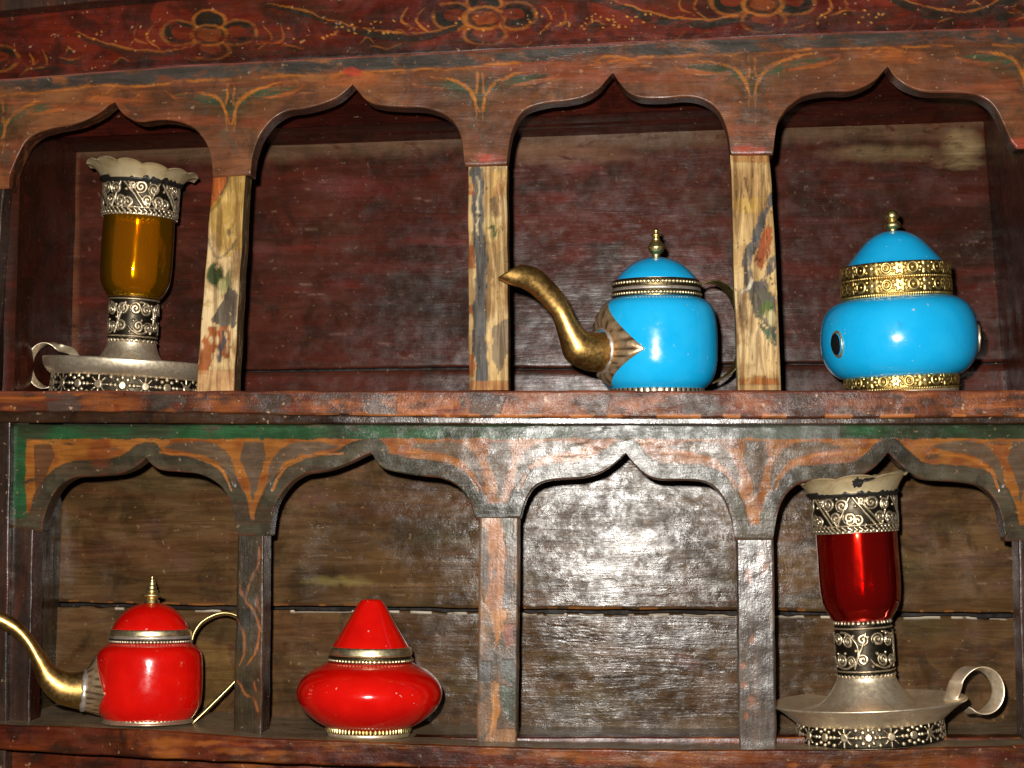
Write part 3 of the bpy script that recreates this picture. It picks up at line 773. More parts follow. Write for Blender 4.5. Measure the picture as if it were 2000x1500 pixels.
post('stile', M['stile'], cab, (-95, 826), (21, 826), (-110, 1560), (10, 1560), -.006, .03, seed=17, rows=200, label='outer frame upright, dark and speckled with orange')

# ---- lower recess
SEAM = [(60, 1172), (115, 1174), (455, 1183), (650, 1182), (1035, 1188), (1300, 1189), (1510, 1193), (1965, 1196), (2080, 1197)]
def paint_backlo(X, Z):
    p = Paint(X, Z, 3, 40)
    lip = np.interp(p.X0, [q[0] for q in SEAM], [q[1] for q in SEAM]) + 9
    for i in range(70):
        x, y = RNG.uniform(100, 1990), RNG.uniform(900, 1420)
        p.blob(x, y, RNG.uniform(20, 90), RNG.uniform(8, 30), [(78, 70, 44), (100, 70, 44), (92, 66, 56), (60, 46, 34)][i % 4], .45, soft=.95)
    p.blob(800, 1120, 100, 44, (118, 86, 50), .45, soft=.9); p.blob(660, 1135, 60, 8, (150, 134, 80), .5, soft=.8)
    p.blob(1338, 1292, 26, 12, (92, 52, 36), .9, soft=.4, rot=.4); p.stroke([(1290, 1265), (1320, 1285), (1370, 1305), (1440, 1312)], 5, (70, 50, 38), .6, .5)
    p.poly([(388, 1250), (445, 1262), (452, 1290), (458, 1330), (440, 1370), (392, 1380)], (112, 86, 46), .6)
    for i in range(26):
        y = RNG.uniform(1215, 1260); x = RNG.uniform(1020, 1130)
        p.stroke([(x, y), (x + 60, y + 8)], 1.1, (46, 34, 26), .6, .8)
    for i in range(60):
        x, y = RNG.uniform(120, 1960), RNG.uniform(930, 1420)
        p.stroke([(x, y), (x + RNG.uniform(20, 120), y + RNG.uniform(-4, 5))], 1.0, [(52, 38, 30), (140, 116, 92)][i % 2], .55, .8)
    p.mask(np.clip((5 - np.abs(p.Y0 - lip - 1)) / 3, 0, 1) * (N1(p.X0 / 33, p.X0 * 0 + 7) > -.25), (196, 186, 166), .85)  # pale chipped lip of the lower plank, its glints painted in
    p.mask(np.clip((4 - np.abs(p.Y0 - lip + 9)) / 3, 0, 1) * (N2(p.X0 / 18, p.X0 * 0 + 7) > .35), (150, 96, 48), .8)
    p.mask(np.clip((p.Y0 - 1398) / 30, 0, 1) * .7, (92, 86, 74), .4)
    return p.out()
xs = np.linspace(60, 2080, 760)
seam_lo = np.interp(xs, [q[0] for q in SEAM], [q[1] for q in SEAM])
botu = seam_lo + 1.4 * N1(xs / 40, xs * 0) + .5
topl = seam_lo + 9 + 1.6 * np.minimum(N2(xs / 28, xs * 0 + 2) * 2, 0) * -1 + np.where(N3(xs / 60, xs * 0) > .45, 3.0, 0)
slab('back_plank', M['back_low'], cab, np.stack([xs, np.full_like(xs, 858)], 1), np.stack([xs, botu], 1), lambda X, Z: YB_LO - .005 + .014 * (1442 - Z) / 580, .012, rows=80, painter=paint_backlo, seed=20, wob=.00022, bev=.001)
slab('back_plank', M['back_low'], cab, np.stack([xs, topl], 1), np.stack([xs, np.full_like(xs, 1442)], 1), lambda X, Z: YB_LO - .009 + .014 * (1442 - Z) / 580, .016, rows=70, painter=paint_backlo, seed=21, wob=.00022, bev=.0008)
world_panel('gap_backing', M['void'], cab, W(-60, 640, YB_UP + .02), W(2100, 640, YB_UP + .02), W(2100, 790, YB_UP + .02), W(-60, 790, YB_UP + .02), 4, 4, (0, .01, 0), 0)  # unseen dark boards, added behind the seams to keep the gaps black
world_panel('gap_backing', M['void'], cab, W(0, 840, YB_LO + .03), W(2100, 840, YB_LO + .03), W(2100, 1480, YB_LO + .03), W(0, 1480, YB_LO + .03), 4, 4, (0, .01, 0), 0)
side('side_panel', 122, 945, 111, 1440, YB_LO + .003, -1, 0, 'post_dark')
side('side_panel', 2030, 945, 2046, 1440, YB_LO + .003, 1, 0, 'back_low')

# ---- bottom shelf and what is below it
def paint_bot(X, Z):
    p = Paint(X, Z, 3, 50)
    for i in range(90):
        p.blob(RNG.uniform(20, 2060), RNG.uniform(1420, 1520), RNG.uniform(8, 50), RNG.uniform(4, 10), [(66, 26, 16), (150, 82, 30), (46, 30, 18), (122, 50, 22)][i % 4], .6, soft=.8)
    return p.out()
BT = [(-90, 1412), (18, 1416), (160, 1420), (300, 1426), (500, 1441), (740, 1450), (1000, 1460), (1300, 1465), (1640, 1465), (2000, 1456), (2100, 1452)]
t_, b_ = rect(-90, 2100, BT, [(-90, 1458), (30, 1466), (300, 1482), (600, 1494), (1000, 1505), (1500, 1512), (2100, 1510)], 700)
slab('shelf_board', M['low_shelf'], cab, t_, b_, -.030, .175, rows=26, painter=paint_bot, seed=22, topcol=(150, 134, 108), bev=.0025, wob=.0004, label='bottom shelf board in dark red and brown paint')
t_, b_ = rect(8, 2100, 1440, 1620, 200)
slab('lower_panel', M['low_shelf'], cab, t_, b_, .012, .02, rows=20, painter=paint_bot, seed=23)

# ------------------------------------------------------------------ lathes and metalwork
KZ = 1.0
def place(cx, ybase, yc, yedge, Yedge, ytop):
    """stand the thing on the shelf whose front edge is seen at yedge; KZ corrects heights measured on the near side"""
    global KZ
    za = W(cx, yedge, Yedge)[2]
    base = W(cx, ybase, yc)
    s_ = (yc + D) / F
    ztop = base[2] + (ybase - ytop) * s_
    KZ = (ztop - za) / (ztop - base[2])
    return np.array([base[0], base[1], za]), s_

def dense(prof, step):
    return catmull(prof, step)

def lathe(name, prof, mat, parent, ybase, s, seg=96, relief=None, amp=0.0, off=(0, 0), smooth=True, label=None, step=None, xf=None):
    """prof: (radius, photo y) pairs in pixels around the thing's axis"""
    p = dense(prof, step) if step else np.asarray(prof, float)
    r = np.maximum(p[:, 0] * s, 1e-5); z = (ybase - p[:, 1]) * s
    th = np.linspace(0, 2 * np.pi, seg, endpoint=False)
    R = np.repeat(r[:, None], seg, 1); T = np.repeat(th[None], len(r), 0)
    rel = None
    if relief is not None:
        u = T * p[:, 0].mean() + 1.6 * N1(T * 3.1 + ybase, T * 0) + .8 * N2(T * 9.7, T * 0 + ybase); L = np.r_[0, np.cumsum(np.hypot(*np.diff(p, axis=0).T))]
        v = np.repeat(L[:, None], seg, 1)
        rel = relief(u, v, L[-1], p[:, 0].mean())
        rel = rel * (.78 + .32 * (N3(T * 8 + ybase, np.repeat(L[:, None], seg, 1) / 9) * .5 + .5))
        R = R + (rel - .5) * amp
    P = np.stack([R * np.cos(T) + off[0] * s, R * np.sin(T) + off[1] * s, np.repeat(z[:, None], seg, 1)], -1)
    if xf is not None: P = xf(P)
    mb = MB(); mb.grid(P, close_v=True, relief=rel)
    return mb.build(name, mat, parent, label=label, smooth=smooth)

def sweep(name, mat, parent, pts, width, th, bdir=(0, 1, 0), closed=False, step=.003):
    """flat strap swept along local 3D points"""
    p = np.asarray(pts, float)
    q = np.vstack([2 * p[0] - p[1], p, 2 * p[-1] - p[-2]])
    out = []
    for i in range(1, len(q) - 2):
        a, b, c, d = q[i - 1:i + 3]
        for t in np.linspace(0, 1, 9, endpoint=False):
            out.append(.5 * (2 * b + (-a + c) * t + (2 * a - 5 * b + 4 * c - d) * t * t + (-a + 3 * b - 3 * c + d) * t ** 3))
    out.append(p[-1]); c = np.array(out)
    tg = np.gradient(c, axis=0); tg /= np.linalg.norm(tg, axis=1)[:, None]
    b = np.asarray(bdir, float); b = b / np.linalg.norm(b)
    B = b - tg * (tg @ b)[:, None]; B /= np.linalg.norm(B, axis=1)[:, None]
    N = np.cross(tg, B)
    k = 12
    a = np.linspace(0, 2 * np.pi, k, endpoint=False)
    cs = np.sign(np.cos(a)) * np.abs(np.cos(a)) ** .5; sn = np.sign(np.sin(a)) * np.abs(np.sin(a)) ** .8
    wv = (np.full(len(c), width) if np.isscalar(width) else np.interp(np.linspace(0, 1, len(c)), np.linspace(0, 1, len(width)), width))
    P = c[:, None] + B[:, None] * (cs[None, :, None] * wv[:, None, None] / 2) + N[:, None] * (sn[None, :, None] * th / 2)
    mb = MB(); mb.grid(P, close_v=True); mb.cap(P[0]); mb.cap(P[-1])
    return mb.build(name, mat, parent)

# relief patterns: u along the band, v across it (0..h), in photo pixels; 1 = raised metal
def sstep(x, a, b):
    t = np.clip((x - a) / (b - a), 0, 1); return t * t * (3 - 2 * t)
def spiral(u, v, cu_, cv, R, turns, ph, sgn, lw=.26):
    du, dv = u - cu_, v - cv
    rho = np.hypot(du, dv); a = np.arctan2(dv, du)
    t = (rho / R * turns + sgn * a / (2 * np.pi) + ph) % 1.0
    return sstep(lw + .12 - np.abs(t - .5), 0, .14) * (rho < R)
def line(u, v, p0, p1, w_):
    ax, ay = p1[0] - p0[0], p1[1] - p0[1]; L = ax * ax + ay * ay
    t = np.clip(((u - p0[0]) * ax + (v - p0[1]) * ay) / L, 0, 1)
    return sstep(w_ - np.hypot(u - p0[0] - t * ax, v - p0[1] - t * ay), -.6, .8)
def dot(u, v, c0, c1, r):
    return sstep(r - np.hypot(u - c0, v - c1), -.6, 1.2)
def arc(u, v, c0, c1, r, w_, a0, a1):
    a = np.arctan2(v - c1, u - c0); d = np.abs(np.hypot(u - c0, v - c1) - r)
    return sstep(w_ - d, -.6, .8) * ((a > a0) & (a < a1))

def scroll_collar(u, v, h, R):
    per = 2 * np.pi * R / 6; x = u % per; o = np.zeros_like(u)
    hh = h - 15
    for (c0, c1, r, tn, ph, sg) in ((.13, .30, 12, 1.7, .2, 1), (.27, .72, 12, 1.7, .1, -1), (.46, .80, 11, 1.6, .3, 1), (.78, .22, 13, 1.8, 0, -1), (.97, .70, 11, 1.6, .4, 1), (.57, .16, 8, 1.3, .1, 1)):
        for k in (-1, 0, 1):
            o = np.maximum(o, spiral(x, v, (c0 + k) * per, 6 + c1 * (hh - 6), r, tn, ph, sg))
    for k in (-1, 0, 1):
        b = k * per
        o = np.maximum(o, line(x, v, (b + .32 * per, 4), (b + .86 * per, hh - 2), 1.8))
        o = np.maximum(o, line(x, v, (b + .42 * per, 4), (b + .97 * per, hh - 4), 1.6))
        o = np.maximum(o, line(x, v, (b + .00 * per, hh - 2), (b + .30 * per, 6), 1.5))
        for c0, c1 in ((.22, .85), (.42, .35), (.64, .95), (.70, .12), (.02, .10), (.60, .5)):
            o = np.maximum(o, dot(x, v, b + c0 * per, 4 + c1 * (hh - 4), 2.6))
    # leaf chain
    n = round(2 * np.pi * R / 11); pp = 2 * np.pi * R / n; y = u % pp; m = h - 9
    ch = np.maximum(line(y, v, (1, m - 5), (pp * .7, m), 1.7), line(y, v, (1, m + 5), (pp * .7, m), 1.7))
    o = np.where(np.abs(v - m) < 7, ch, o * (v < h - 16))
    o = np.maximum(o, sstep(v, h - 3.4, h - 1.6)); o = np.maximum(o, sstep(-v, -2.8, -1.2)); o = np.maximum(o, sstep(1.2 - np.abs(v - (h - 17)), -.5, .6))
    return o
def scroll_stem(u, v, h, R):
    per = 2 * np.pi * R / 4; x = u % per; o = np.zeros_like(u)
    for k in (-1, 0, 1):
        b = k * per
        for (c0, c1, r, tn, ph, sg) in ((.24, .34, 12, 1.7, .1, 1), (.55, .36, 11, 1.6, .3, -1), (.34, .64, 12, 1.7, .2, -1), (.62, .66, 10, 1.5, .2, 1), (.88, .64, 11, 1.6, .3, 1), (.90, .34, 11, 1.6, .0, -1)):
            o = np.maximum(o, spiral(x, v, b + c0 * per, c1 * h, r, tn, ph, sg))
        o = np.maximum(o, arc(x, v, b + .40 * per, .5 * h, .27 * h, 1.5, -1.7, 2.6))
        o = np.maximum(o, line(x, v, (b + .70 * per, .76 * h), (b + .98 * per, .24 * h), 1.6))
        for c0, c1 in ((.44, .54), (.2, .55), (.70, .28), (.74, .5), (.1, .74), (.03, .3), (.58, .7), (.5, .26)):
            o = np.maximum(o, dot(x, v, b + c0 * per, c1 * h, 2.6))
    o = o * (v > .19 * h) * (v < .80 * h)
    for m in (.175, .815): o = np.maximum(o, sstep(1.3 - np.abs(v - m * h), -.5, .6))
    n = round(2 * np.pi * R / 9.5); pp = 2 * np.pi * R / n; y = u % pp
    for m in (.085, .90): o = np.maximum(o, dot(y, v, pp / 2, m * h, 4.6))
    return np.maximum(o, sstep(-v, -1.2, -.4))
def rosettes(u, v, h, R):
    n = round(2 * np.pi * R / (h * .95)); per = 2 * np.pi * R / n; x = u % per; o = np.zeros_like(u)
    k2 = (np.floor(u / per).astype(int) % 2)
    o = dot(x, v, per / 2, h * .5, h * .16)
    for i in range(8):
        a = i * np.pi / 4
        q = dot(x, v, per / 2 + .30 * h * np.cos(a), h * .5 + .30 * h * np.sin(a), h * .07)
        o = np.maximum(o, q * np.where(k2 == 0, 1, 0))
        q = line(x, v, (per / 2 + .2 * h * np.cos(a), h * .5 + .2 * h * np.sin(a)), (per / 2 + .36 * h * np.cos(a), h * .5 + .36 * h * np.sin(a)), .9)
        o = np.maximum(o, q * np.where(k2 == 1, 1, 0))
    for k in (0, 1):
        for m in (.2, .5, .8): o = np.maximum(o, dot(x, v, k * per, h * m, h * .07))
    return np.maximum(o, np.maximum(sstep(v, h - 2.4, h - 1), sstep(-v, -2.2, -.8)))
def repousse(u, v, h, R):
    n = round(2 * np.pi * R / 26); per = 2 * np.pi * R / n; x = u % per
    k2 = (np.floor(u / per).astype(int) % 2)
    m = h * .46
    a = np.arctan2(v - m, x - per / 2); rho = np.hypot(x - per / 2, v - m)
    fl = sstep(h * .30 * (1 + .22 * np.cos(6 * a)) - rho, -1, 2) * (1 - .7 * sstep(2.6 - rho, -1, 1))
    ring = sstep(1.8 - np.abs(rho - h * .24), -.6, .8) + dot(x, v, per / 2, m, 2.2)
    o = np.where(k2 == 0, fl, np.clip(ring, 0, 1))
    for k in (0, 1):
        o = np.maximum(o, dot(x, v, k * per, m - h * .2, 2.6)); o = np.maximum(o, dot(x, v, k * per, m + h * .16, 2.2)); o = np.maximum(o, .7 * dot(x, v, k * per + 5, m, 2.0))
    nb = round(2 * np.pi * R / 4.6); pb = 2 * np.pi * R / nb; y = u % pb
    o = np.maximum(o, dot(y, v, pb / 2, h - 4.2, 2.1))
    return np.maximum(np.maximum(o, sstep(v, h - 1.6, h - .6)), sstep(-v, -2.0, -.8)) * .9 + .1
def beads(pitch, rel=.5, r=2.6):
    def f(u, v, h, R):
        n = round(2 * np.pi * R / pitch); pb = 2 * np.pi * R / n; y = u % pb
        o = dot(y, v, pb / 2, h * rel, r)
        return np.maximum(o, np.maximum(sstep(v, h - 1.8, h - .6), sstep(-v, -1.8, -.6)) * .8)
    return f

def knob(name, prof, root, yb, s, mat='brassknob'):
    return lathe(name, prof, M[mat], root, yb, s, 48, step=1.0)

def oriented(root, lean_x, lean_y=0.0, spin=0.0):
    root.scale = (1, 1, KZ)
    """lean_x: degrees towards the right of the picture; lean_y: degrees towards the camera"""
    root.rotation_euler = (math.radians(lean_y), math.radians(lean_x), math.radians(spin))

# ------------------------------------------------------------------ spouts and handles drawn as rings between two outline points
def spout(name, mat, parent, origin, rows, yfn, depth, open_end=True):
    A = catmull([r[0] for r in rows], 5); n = len(A)
    def rs(p):
        q = catmull(p, 5); t = np.linspace(0, 1, n) * (len(q) - 1)
        return np.stack([np.interp(t, np.arange(len(q)), q[:, i]) for i in (0, 1)], 1)
    # resample both on the control index so that rings match
    m = len(rows) - 1
    ti = np.linspace(0, m, 64)
    def cr(vals):
        v = np.asarray(vals, float); q = np.vstack([2 * v[0] - v[1], v, 2 * v[-1] - v[-2]])
        i = np.minimum(ti.astype(int), m - 1); f = (ti - i)[:, None]; i = i + 1
        a, b, c, d = q[i - 1], q[i], q[i + 1], q[i + 2]
        return .5 * (2 * b + (-a + c) * f + (2 * a - 5 * b + 4 * c - d) * f * f + (-a + 3 * b - 3 * c + d) * f ** 3)
    A, B = cr([r[0] for r in rows]), cr([r[1] for r in rows]); dp = cr([[r[2]] for r in rows])[:, 0]
    yA = yfn(A[:, 0]); yB = yfn(B[:, 0])
    ym = (yA + yB) / 2
    PA, PB = W(A[:, 0], A[:, 1], yA) - origin, W(B[:, 0], B[:, 1], yB) - origin
    PA[:, 2] /= KZ; PB[:, 2] /= KZ
    c = (PA + PB) / 2; e = (PA - PB) / 2
    sp = (D + ym) / F
    bd = np.array([-math.sin(depth), math.cos(depth), 0])
    th = np.linspace(0, 2 * np.pi, 40, endpoint=False)
    P = c[:, None] + e[:, None] * np.cos(th)[None, :, None] + bd * (np.sin(th)[None, :, None] * (dp * sp)[:, None, None])
    tail = P[-1].copy(); cc = tail.mean(0); dirv = np.array([-cc[0], -cc[1], 0]); dirv /= np.linalg.norm(dirv)
    mb = MB(); mb.grid(np.concatenate([P, (tail + dirv * .022)[None]]), close_v=True)
    e2 = e * .9
    P2 = (c[:, None] + e2[:, None] * np.cos(th)[None, :, None] + bd * (np.sin(th)[None, :, None] * (dp * sp * .9)[:, None, None]))
    mb.grid(P2[:], close_v=True, flip=True)
    mb.grid(np.stack([P[0], P2[0]], 0), close_v=True)
    mb.build(name, mat, parent)
    return P[-1]

def leaf_mount(parent, ring, prof, ybase, s, spin, ytop, ymid, ybot, alpha, mat, amp=9.0):
    """sheet metal cuff lofted from the root of the spout to a pointed outline lying on the body"""
    prof = dense(prof, 3)
    n = len(ring); m = 40
    cz = ring[:, 2].mean()
    ph = np.linspace(0, 2 * np.pi, n, endpoint=False)      # 0 = top, as in the spout's rings
    # outline: pointed leaf in (angle, height)
    tri = lambda a: 1 - np.abs(((a / (np.pi / 2)) % 2) - 1)      # 0 at top/bottom, 1 at the sides
    side_ = tri(ph)
    th = spin + alpha * side_ ** (.65 if amp < 2 else 1.0) * np.where(np.sin(ph) > 0, -1, 1)
    yy = np.where(np.cos(ph) > 0, ymid + (ytop - ymid) * (1 - side_), ymid + (ybot - ymid) * (1 - side_))
    R1 = (np.interp(yy, prof[:, 1], prof[:, 0]) + 2.4) * s
    outer = np.stack([-R1 * np.cos(th), -R1 * np.sin(th), (ybase - yy) * s], -1)
    t = np.linspace(0, 1, m)
    P = ring[None] * (1 - t[:, None, None]) + outer[None] * t[:, None, None]
    # never sink into the body; ridges fan out like a shell
    yz = ybase - P[..., 2] / s
    Rb = np.interp(yz, prof[:, 1], prof[:, 0]) * s
    rr = np.hypot(P[..., 0], P[..., 1])
    rel = .5 + .5 * np.cos(ph[None] * 22 + .8 * np.sin(t[:, None] * 5))
    rise = (1.6 + 5.0 * np.sin(np.pi * np.clip(t, 0, 1)) ** .8 * rel[0][None] + 2.5 * np.exp(-((t - .86) / .05) ** 2)[:, ] [:, None] if False else
            (2.4 + (amp * rel) * np.sin(np.pi * t)[:, None] ** .7)) * s
    newr = np.maximum(rr, Rb + rise)
    P[..., 0] *= newr / rr; P[..., 1] *= newr / rr
    mb = MB(); mb.grid(P, close_v=True, relief=np.clip(.12 + rel + 0 * t[:, None], 0, 1))
    ring = P[0].copy()
    Q = outer.copy(); Q[:, :2] *= .985
    mb.grid(np.stack([P[-1], Q], 0), close_v=True)
    o = mb.build('leaf_mount', M[mat], parent)
    # line of grey solder where spout and cuff meet
    c = ring.mean(0); k = 14
    a = np.linspace(0, 2 * np.pi, k, endpoint=False)
    nrm = np.cross(ring[5] - c, ring[0] - c); nrm /= np.linalg.norm(nrm)
    ez = (ring - c); ez /= np.linalg.norm(ez, axis=1)[:, None]
    w_ = (.0015 + .0007 * N1(np.arange(n) * .9, np.arange(n) * 0))
    T = ring[:, None] + ez[:, None] * (np.cos(a)[None, :, None] * w_[:, None, None]) + nrm * (np.sin(a)[None, :, None] * (w_ * 1.6)[:, None, None])
    mb = MB(); mb.grid(T, close_u=True, close_v=True); mb.build('solder_seam', M['solder'], o)
    return o

# ================================================================== BLUE TEAPOT
BX, BYB, BYC = 1283, 764, .050
org, s = place(BX, BYB, BYC, 763, -.001, 444)
bt = thing('teapot', 'turquoise blue teapot with brass spout on the middle shelf', 'teapot', org, 'small enamelled teapots')
body = [(82, 579), (88, 582), (98, 587), (107, 596), (113, 610), (117, 632), (118.5, 665), (118, 700), (114.5, 722), (106, 741), (94, 753), (88, 757)]
lathe('body', body, M['blue'], bt, BYB, s, 128, step=3)
lathe('base_band', [(80, 752), (90, 754), (92, 757), (92, 763), (90, 766), (0, 766)], M['silver'], bt, BYB, s, 400, relief=lambda u, v, h, R: .5 + .5 * np.cos(u / 88 * 72) * ((v > 8) & (v < 22)), amp=.0006, step=1.5)
lathe('neck_band', [(84, 568), (87.5, 569), (87.5, 582), (85, 584)], M['palebrass'], bt, BYB, s, 640, relief=beads(7, .5, 3.0), amp=.0014, step=1.0)
lathe('neck_seam', [(80, 562), (85.5, 563), (86, 569), (80, 570)], M['solder'], bt, BYB, s, 96)
lid = lathe('lid', [(10, 501), (20, 503), (36, 508), (52, 517), (64, 527), (74, 538), (80, 548), (82, 556), (83, 562)], M['blue'], bt, BYB, s, 128, step=3)
lathe('lid_band', [(82, 547), (86, 549), (86.5, 561), (84, 563)], M['palebrass'], lid, BYB, s, 640, relief=beads(8, .5, 3.2), amp=.0014, step=1.0)
knob('knob', [(.1, 444), (4, 446), (6, 450), (5, 454), (9.5, 457), (9.5, 460), (6, 462), (8, 466), (8, 469), (12, 473), (16, 480), (16.5, 484), (13, 491), (8, 496), (8, 502), (11, 505)], lid, BYB, s)
SPB = math.radians(27)
yfn = lambda x: BYC + (np.asarray(x, float) - BX) * (D / F) * math.tan(SPB)
rows = [((1017, 514), (972, 540), 15), ((1034, 516), (998, 553), 19), ((1054, 524), (1024, 562), 20), ((1076, 545), (1050, 582), 20), ((1096, 568), (1068, 603), 20),
        ((1112, 597), (1082, 622), 21), ((1126, 626), (1094, 658), 25), ((1146, 646), (1108, 700), 33), ((1168, 648), (1146, 722), 36), ((1190, 642), (1184, 726), 38)]
ring = spout('spout', M['brass'], bt, org, rows, yfn, SPB)
leaf_mount(bt, ring, body, BYB, s, SPB, 589, 684, 753, math.radians(52), 'bronze')
def px3(pts, yf): return [(W(x, y, float(yf(x))) - org) / np.array([1, 1, KZ]) for x, y in pts]
sweep('handle', M['brassknob'], bt, px3([(1362, 562), (1374, 555), (1396, 553), (1420, 566), (1438, 596), (1447, 640), (1446, 690), (1432, 722), (1412, 740), (1388, 751)], yfn), [.010, .014, .016, .016, .016, .016, .013, .010], .0022, bdir=(-.55, 1, -.12))
oriented(bt, 0, 1.5)

# ================================================================== BLUE JAR
JX, JYB, JYC = 1761, 766, .062
org, s = place(JX, JYB, JYC, 762, -.001, 413)
bj = thing('jar', 'turquoise blue lidded jar with gilt bands and black stones in the right niche', 'jar', org, 'small enamelled jars')
jb = [(100, 583), (110, 586), (124, 593), (136, 606), (144, 624), (148, 646), (149, 668), (146, 690), (139, 708), (128, 722), (116, 731), (106, 734)]
lathe('body', jb, M['blue'], bj, JYB, s, 128, step=3)
lathe('base_band', [(103, 731), (107, 732), (108.5, 757), (106, 759)], M['gold'], bj, JYB, s, 760, relief=repousse, amp=.0011, step=1.0)
lathe('foot', [(100, 757), (107, 759), (107, 765), (103, 767), (0, 767)], M['silverplain'], bj, JYB, s, 96)
lathe('neck_band', [(100, 551), (104, 552), (105, 580), (103, 584)], M['gold'], bj, JYB, s, 760, relief=repousse, amp=.0011, step=1.0)
lid = lathe('lid', [(8, 454), (16, 455), (28, 458), (40, 464), (51, 472), (61, 482), (70, 492), (80, 504), (90, 516), (99, 525)], M['blue'], bj, JYB, s, 128, step=3)
lathe('lid_band', [(97, 521), (103, 522), (104, 548), (101, 551)], M['gold'], lid, JYB, s, 760, relief=repousse, amp=.0011, step=1.0)
knob('knob', [(.1, 413), (7, 414), (12, 419), (13.5, 426), (11, 431), (8, 434), (13, 437), (16, 443), (14, 448), (9, 451), (9, 455), (12, 458)], lid, JYB, s)
def stone(az):
    mb = MB(); n, k = 40, 14
    th = np.linspace(0, 2 * np.pi, n, endpoint=False)
    def at(a, r_, out):
        u = r_ * 16 * np.cos(a); v = r_ * 25 * np.sin(a)
        rr = np.interp(668 - v, [q[1] for q in jb], [q[0] for q in jb])
        A = az + u / 149
        Rr = (rr + out) * s
        return np.stack([Rr * np.sin(A), -Rr * np.cos(A), (JYB - 668 + v) * s], -1)
    P = np.stack([at(th, r_, 3 + 5 * math.sqrt(max(0, 1 - r_ * r_))) for r_ in np.linspace(.82, .001, k)], 0)
    st = MB(); st.grid(P, close_v=True)
    so = st.build('stone', M['gem'], bj)
    Q = np.stack([at(th, r_, o_) for r_, o_ in ((1.04, -1), (1.04, 2), (1.0, 4), (.93, 4), (.84, 3), (.80, -1))], 0)
    mb.grid(Q, close_v=True, relief=np.repeat((.6 + .4 * np.cos(th * 20))[None], 6, 0))
    mb.build('stone_setting', M['silver'], so)
stone(math.radians(-58)); stone(math.radians(84)); stone(math.radians(204))
oriented(bj, -2.6, 2.5)

# ================================================================== RED TEAPOT
RX, RYB, RYC = 289, 1413, .016
org, s = place(RX, RYB, RYC, 1425, -.03, 1124)
rt = thing('teapot', 'red teapot with curved brass spout at the left end of the bottom shelf', 'teapot', org, 'small enamelled teapots')
body = [(80, 1256), (84, 1259), (92, 1264), (99, 1272), (102.5, 1284), (104, 1305), (104.5, 1335), (103.5, 1362), (100, 1382), (92, 1397), (84, 1406), (79, 1411)]
lathe('body', body, M['red'], rt, RYB, s, 128, step=3)
lathe('base_band', [(76, 1398), (83, 1399), (85, 1402), (86, 1407), (82, 1413), (0, 1413.5)], M['silver'], rt, RYB, s, 480, relief=lambda u, v, h, R: .55 + .45 * np.cos(u / R * 64) * ((v > 7) & (v < 14)), amp=.0009, step=1.0)
lathe('neck_band', [(78, 1245), (81, 1247), (81, 1257), (79, 1261)], M['silver'], rt, RYB, s, 640, relief=beads(6.6, .5, 2.8), amp=.0014, step=1.0)
lathe('neck_seam', [(74, 1240), (80, 1242), (80.5, 1247), (76, 1248)], M['solder'], rt, RYB, s, 96)
lid = lathe('lid', [(14, 1177), (26, 1180), (42, 1187), (56, 1198), (66, 1210), (73, 1222), (76, 1231)], M['red'], rt, RYB, s, 128, step=3)
lathe('lid_band', [(75, 1229), (79, 1231), (80, 1241), (76, 1243)], M['palebrass'], lid, RYB, s, 128, step=2)
knob('knob', [(.1, 1124), (2.6, 1125), (3, 1129), (5, 1131), (5.5, 1135), (7, 1137), (7, 1142), (9, 1145), (9, 1150), (12, 1153), (12, 1157), (20, 1160), (20, 1165), (12, 1168), (14, 1172), (16, 1178)], lid, RYB, s)
SPR = math.radians(20)
yfr = lambda x: RYC + (np.asarray(x, float) - RX) * (D / F) * math.tan(SPR)
rows = [((-48, 1186), (-60, 1214), 12), ((-22, 1194), (-28, 1222), 14), ((4, 1203), (0, 1234), 15), ((34, 1219), (28, 1252), 16), ((60, 1246), (48, 1276), 17), ((84, 1278), (62, 1308), 19),
        ((108, 1306), (76, 1344), 24), ((134, 1316), (108, 1376), 29), ((166, 1312), (160, 1390), 38)]
ring = spout('spout', M['brass'], rt, org, rows, yfr, SPR)
leaf_mount(rt, ring, body, RYB, s, SPR, 1278, 1354, 1398, math.radians(35), 'bronze', 1.2)
def px3(pts, yf): return [(W(x, y, float(yf(x))) - org) / np.array([1, 1, KZ]) for x, y in pts]
sweep('handle', M['brassknob'], rt, px3([(371, 1254), (376, 1234), (390, 1214), (414, 1200), (438, 1196), (462, 1204), (480, 1226), (488, 1260), (480, 1296), (456, 1328), (412, 1374), (374, 1412)], yfr), [.007, .010, .012, .013, .012, .011, .009], .0026, bdir=(-.55, 1, -.15))
oriented(rt, 0, -3.0)

# ================================================================== RED JAR
QX, QYB, QYC = 720, 1437, .014
org, s = place(QX, QYB, QYC, 1449, -.03, 1172)
rj = thing('jar', 'red squat jar with plain cone lid beside the red teapot', 'jar', org, 'small enamelled jars')
jb2 = [(80, 1294), (90, 1299), (106, 1307), (122, 1318), (134, 1331), (141, 1346), (142, 1358), (138, 1373), (129, 1387), (116, 1400), (101, 1411), (84, 1420), (80, 1422)]
lathe('body', jb2, M['red'], rj, QYB, s, 128, step=3)
lathe('base_band', [(74, 1417), (81, 1419), (82.5, 1428), (80, 1430)], M['brassknob'], rj, QYB, s, 640, relief=lambda u, v, h, R: .5 + .5 * np.cos(u / R * 70), amp=.0016, step=1.5)
lathe('foot', [(76, 1428), (81, 1430), (79, 1437), (0, 1437.5)], M['silverplain'], rj, QYB, s, 96)
lathe('neck_band', [(78, 1281), (82, 1283), (84, 1294), (81, 1299)], M['palebrass'], rj, QYB, s, 640, relief=beads(7.4, .55, 3.2), amp=.0014, step=1.0)
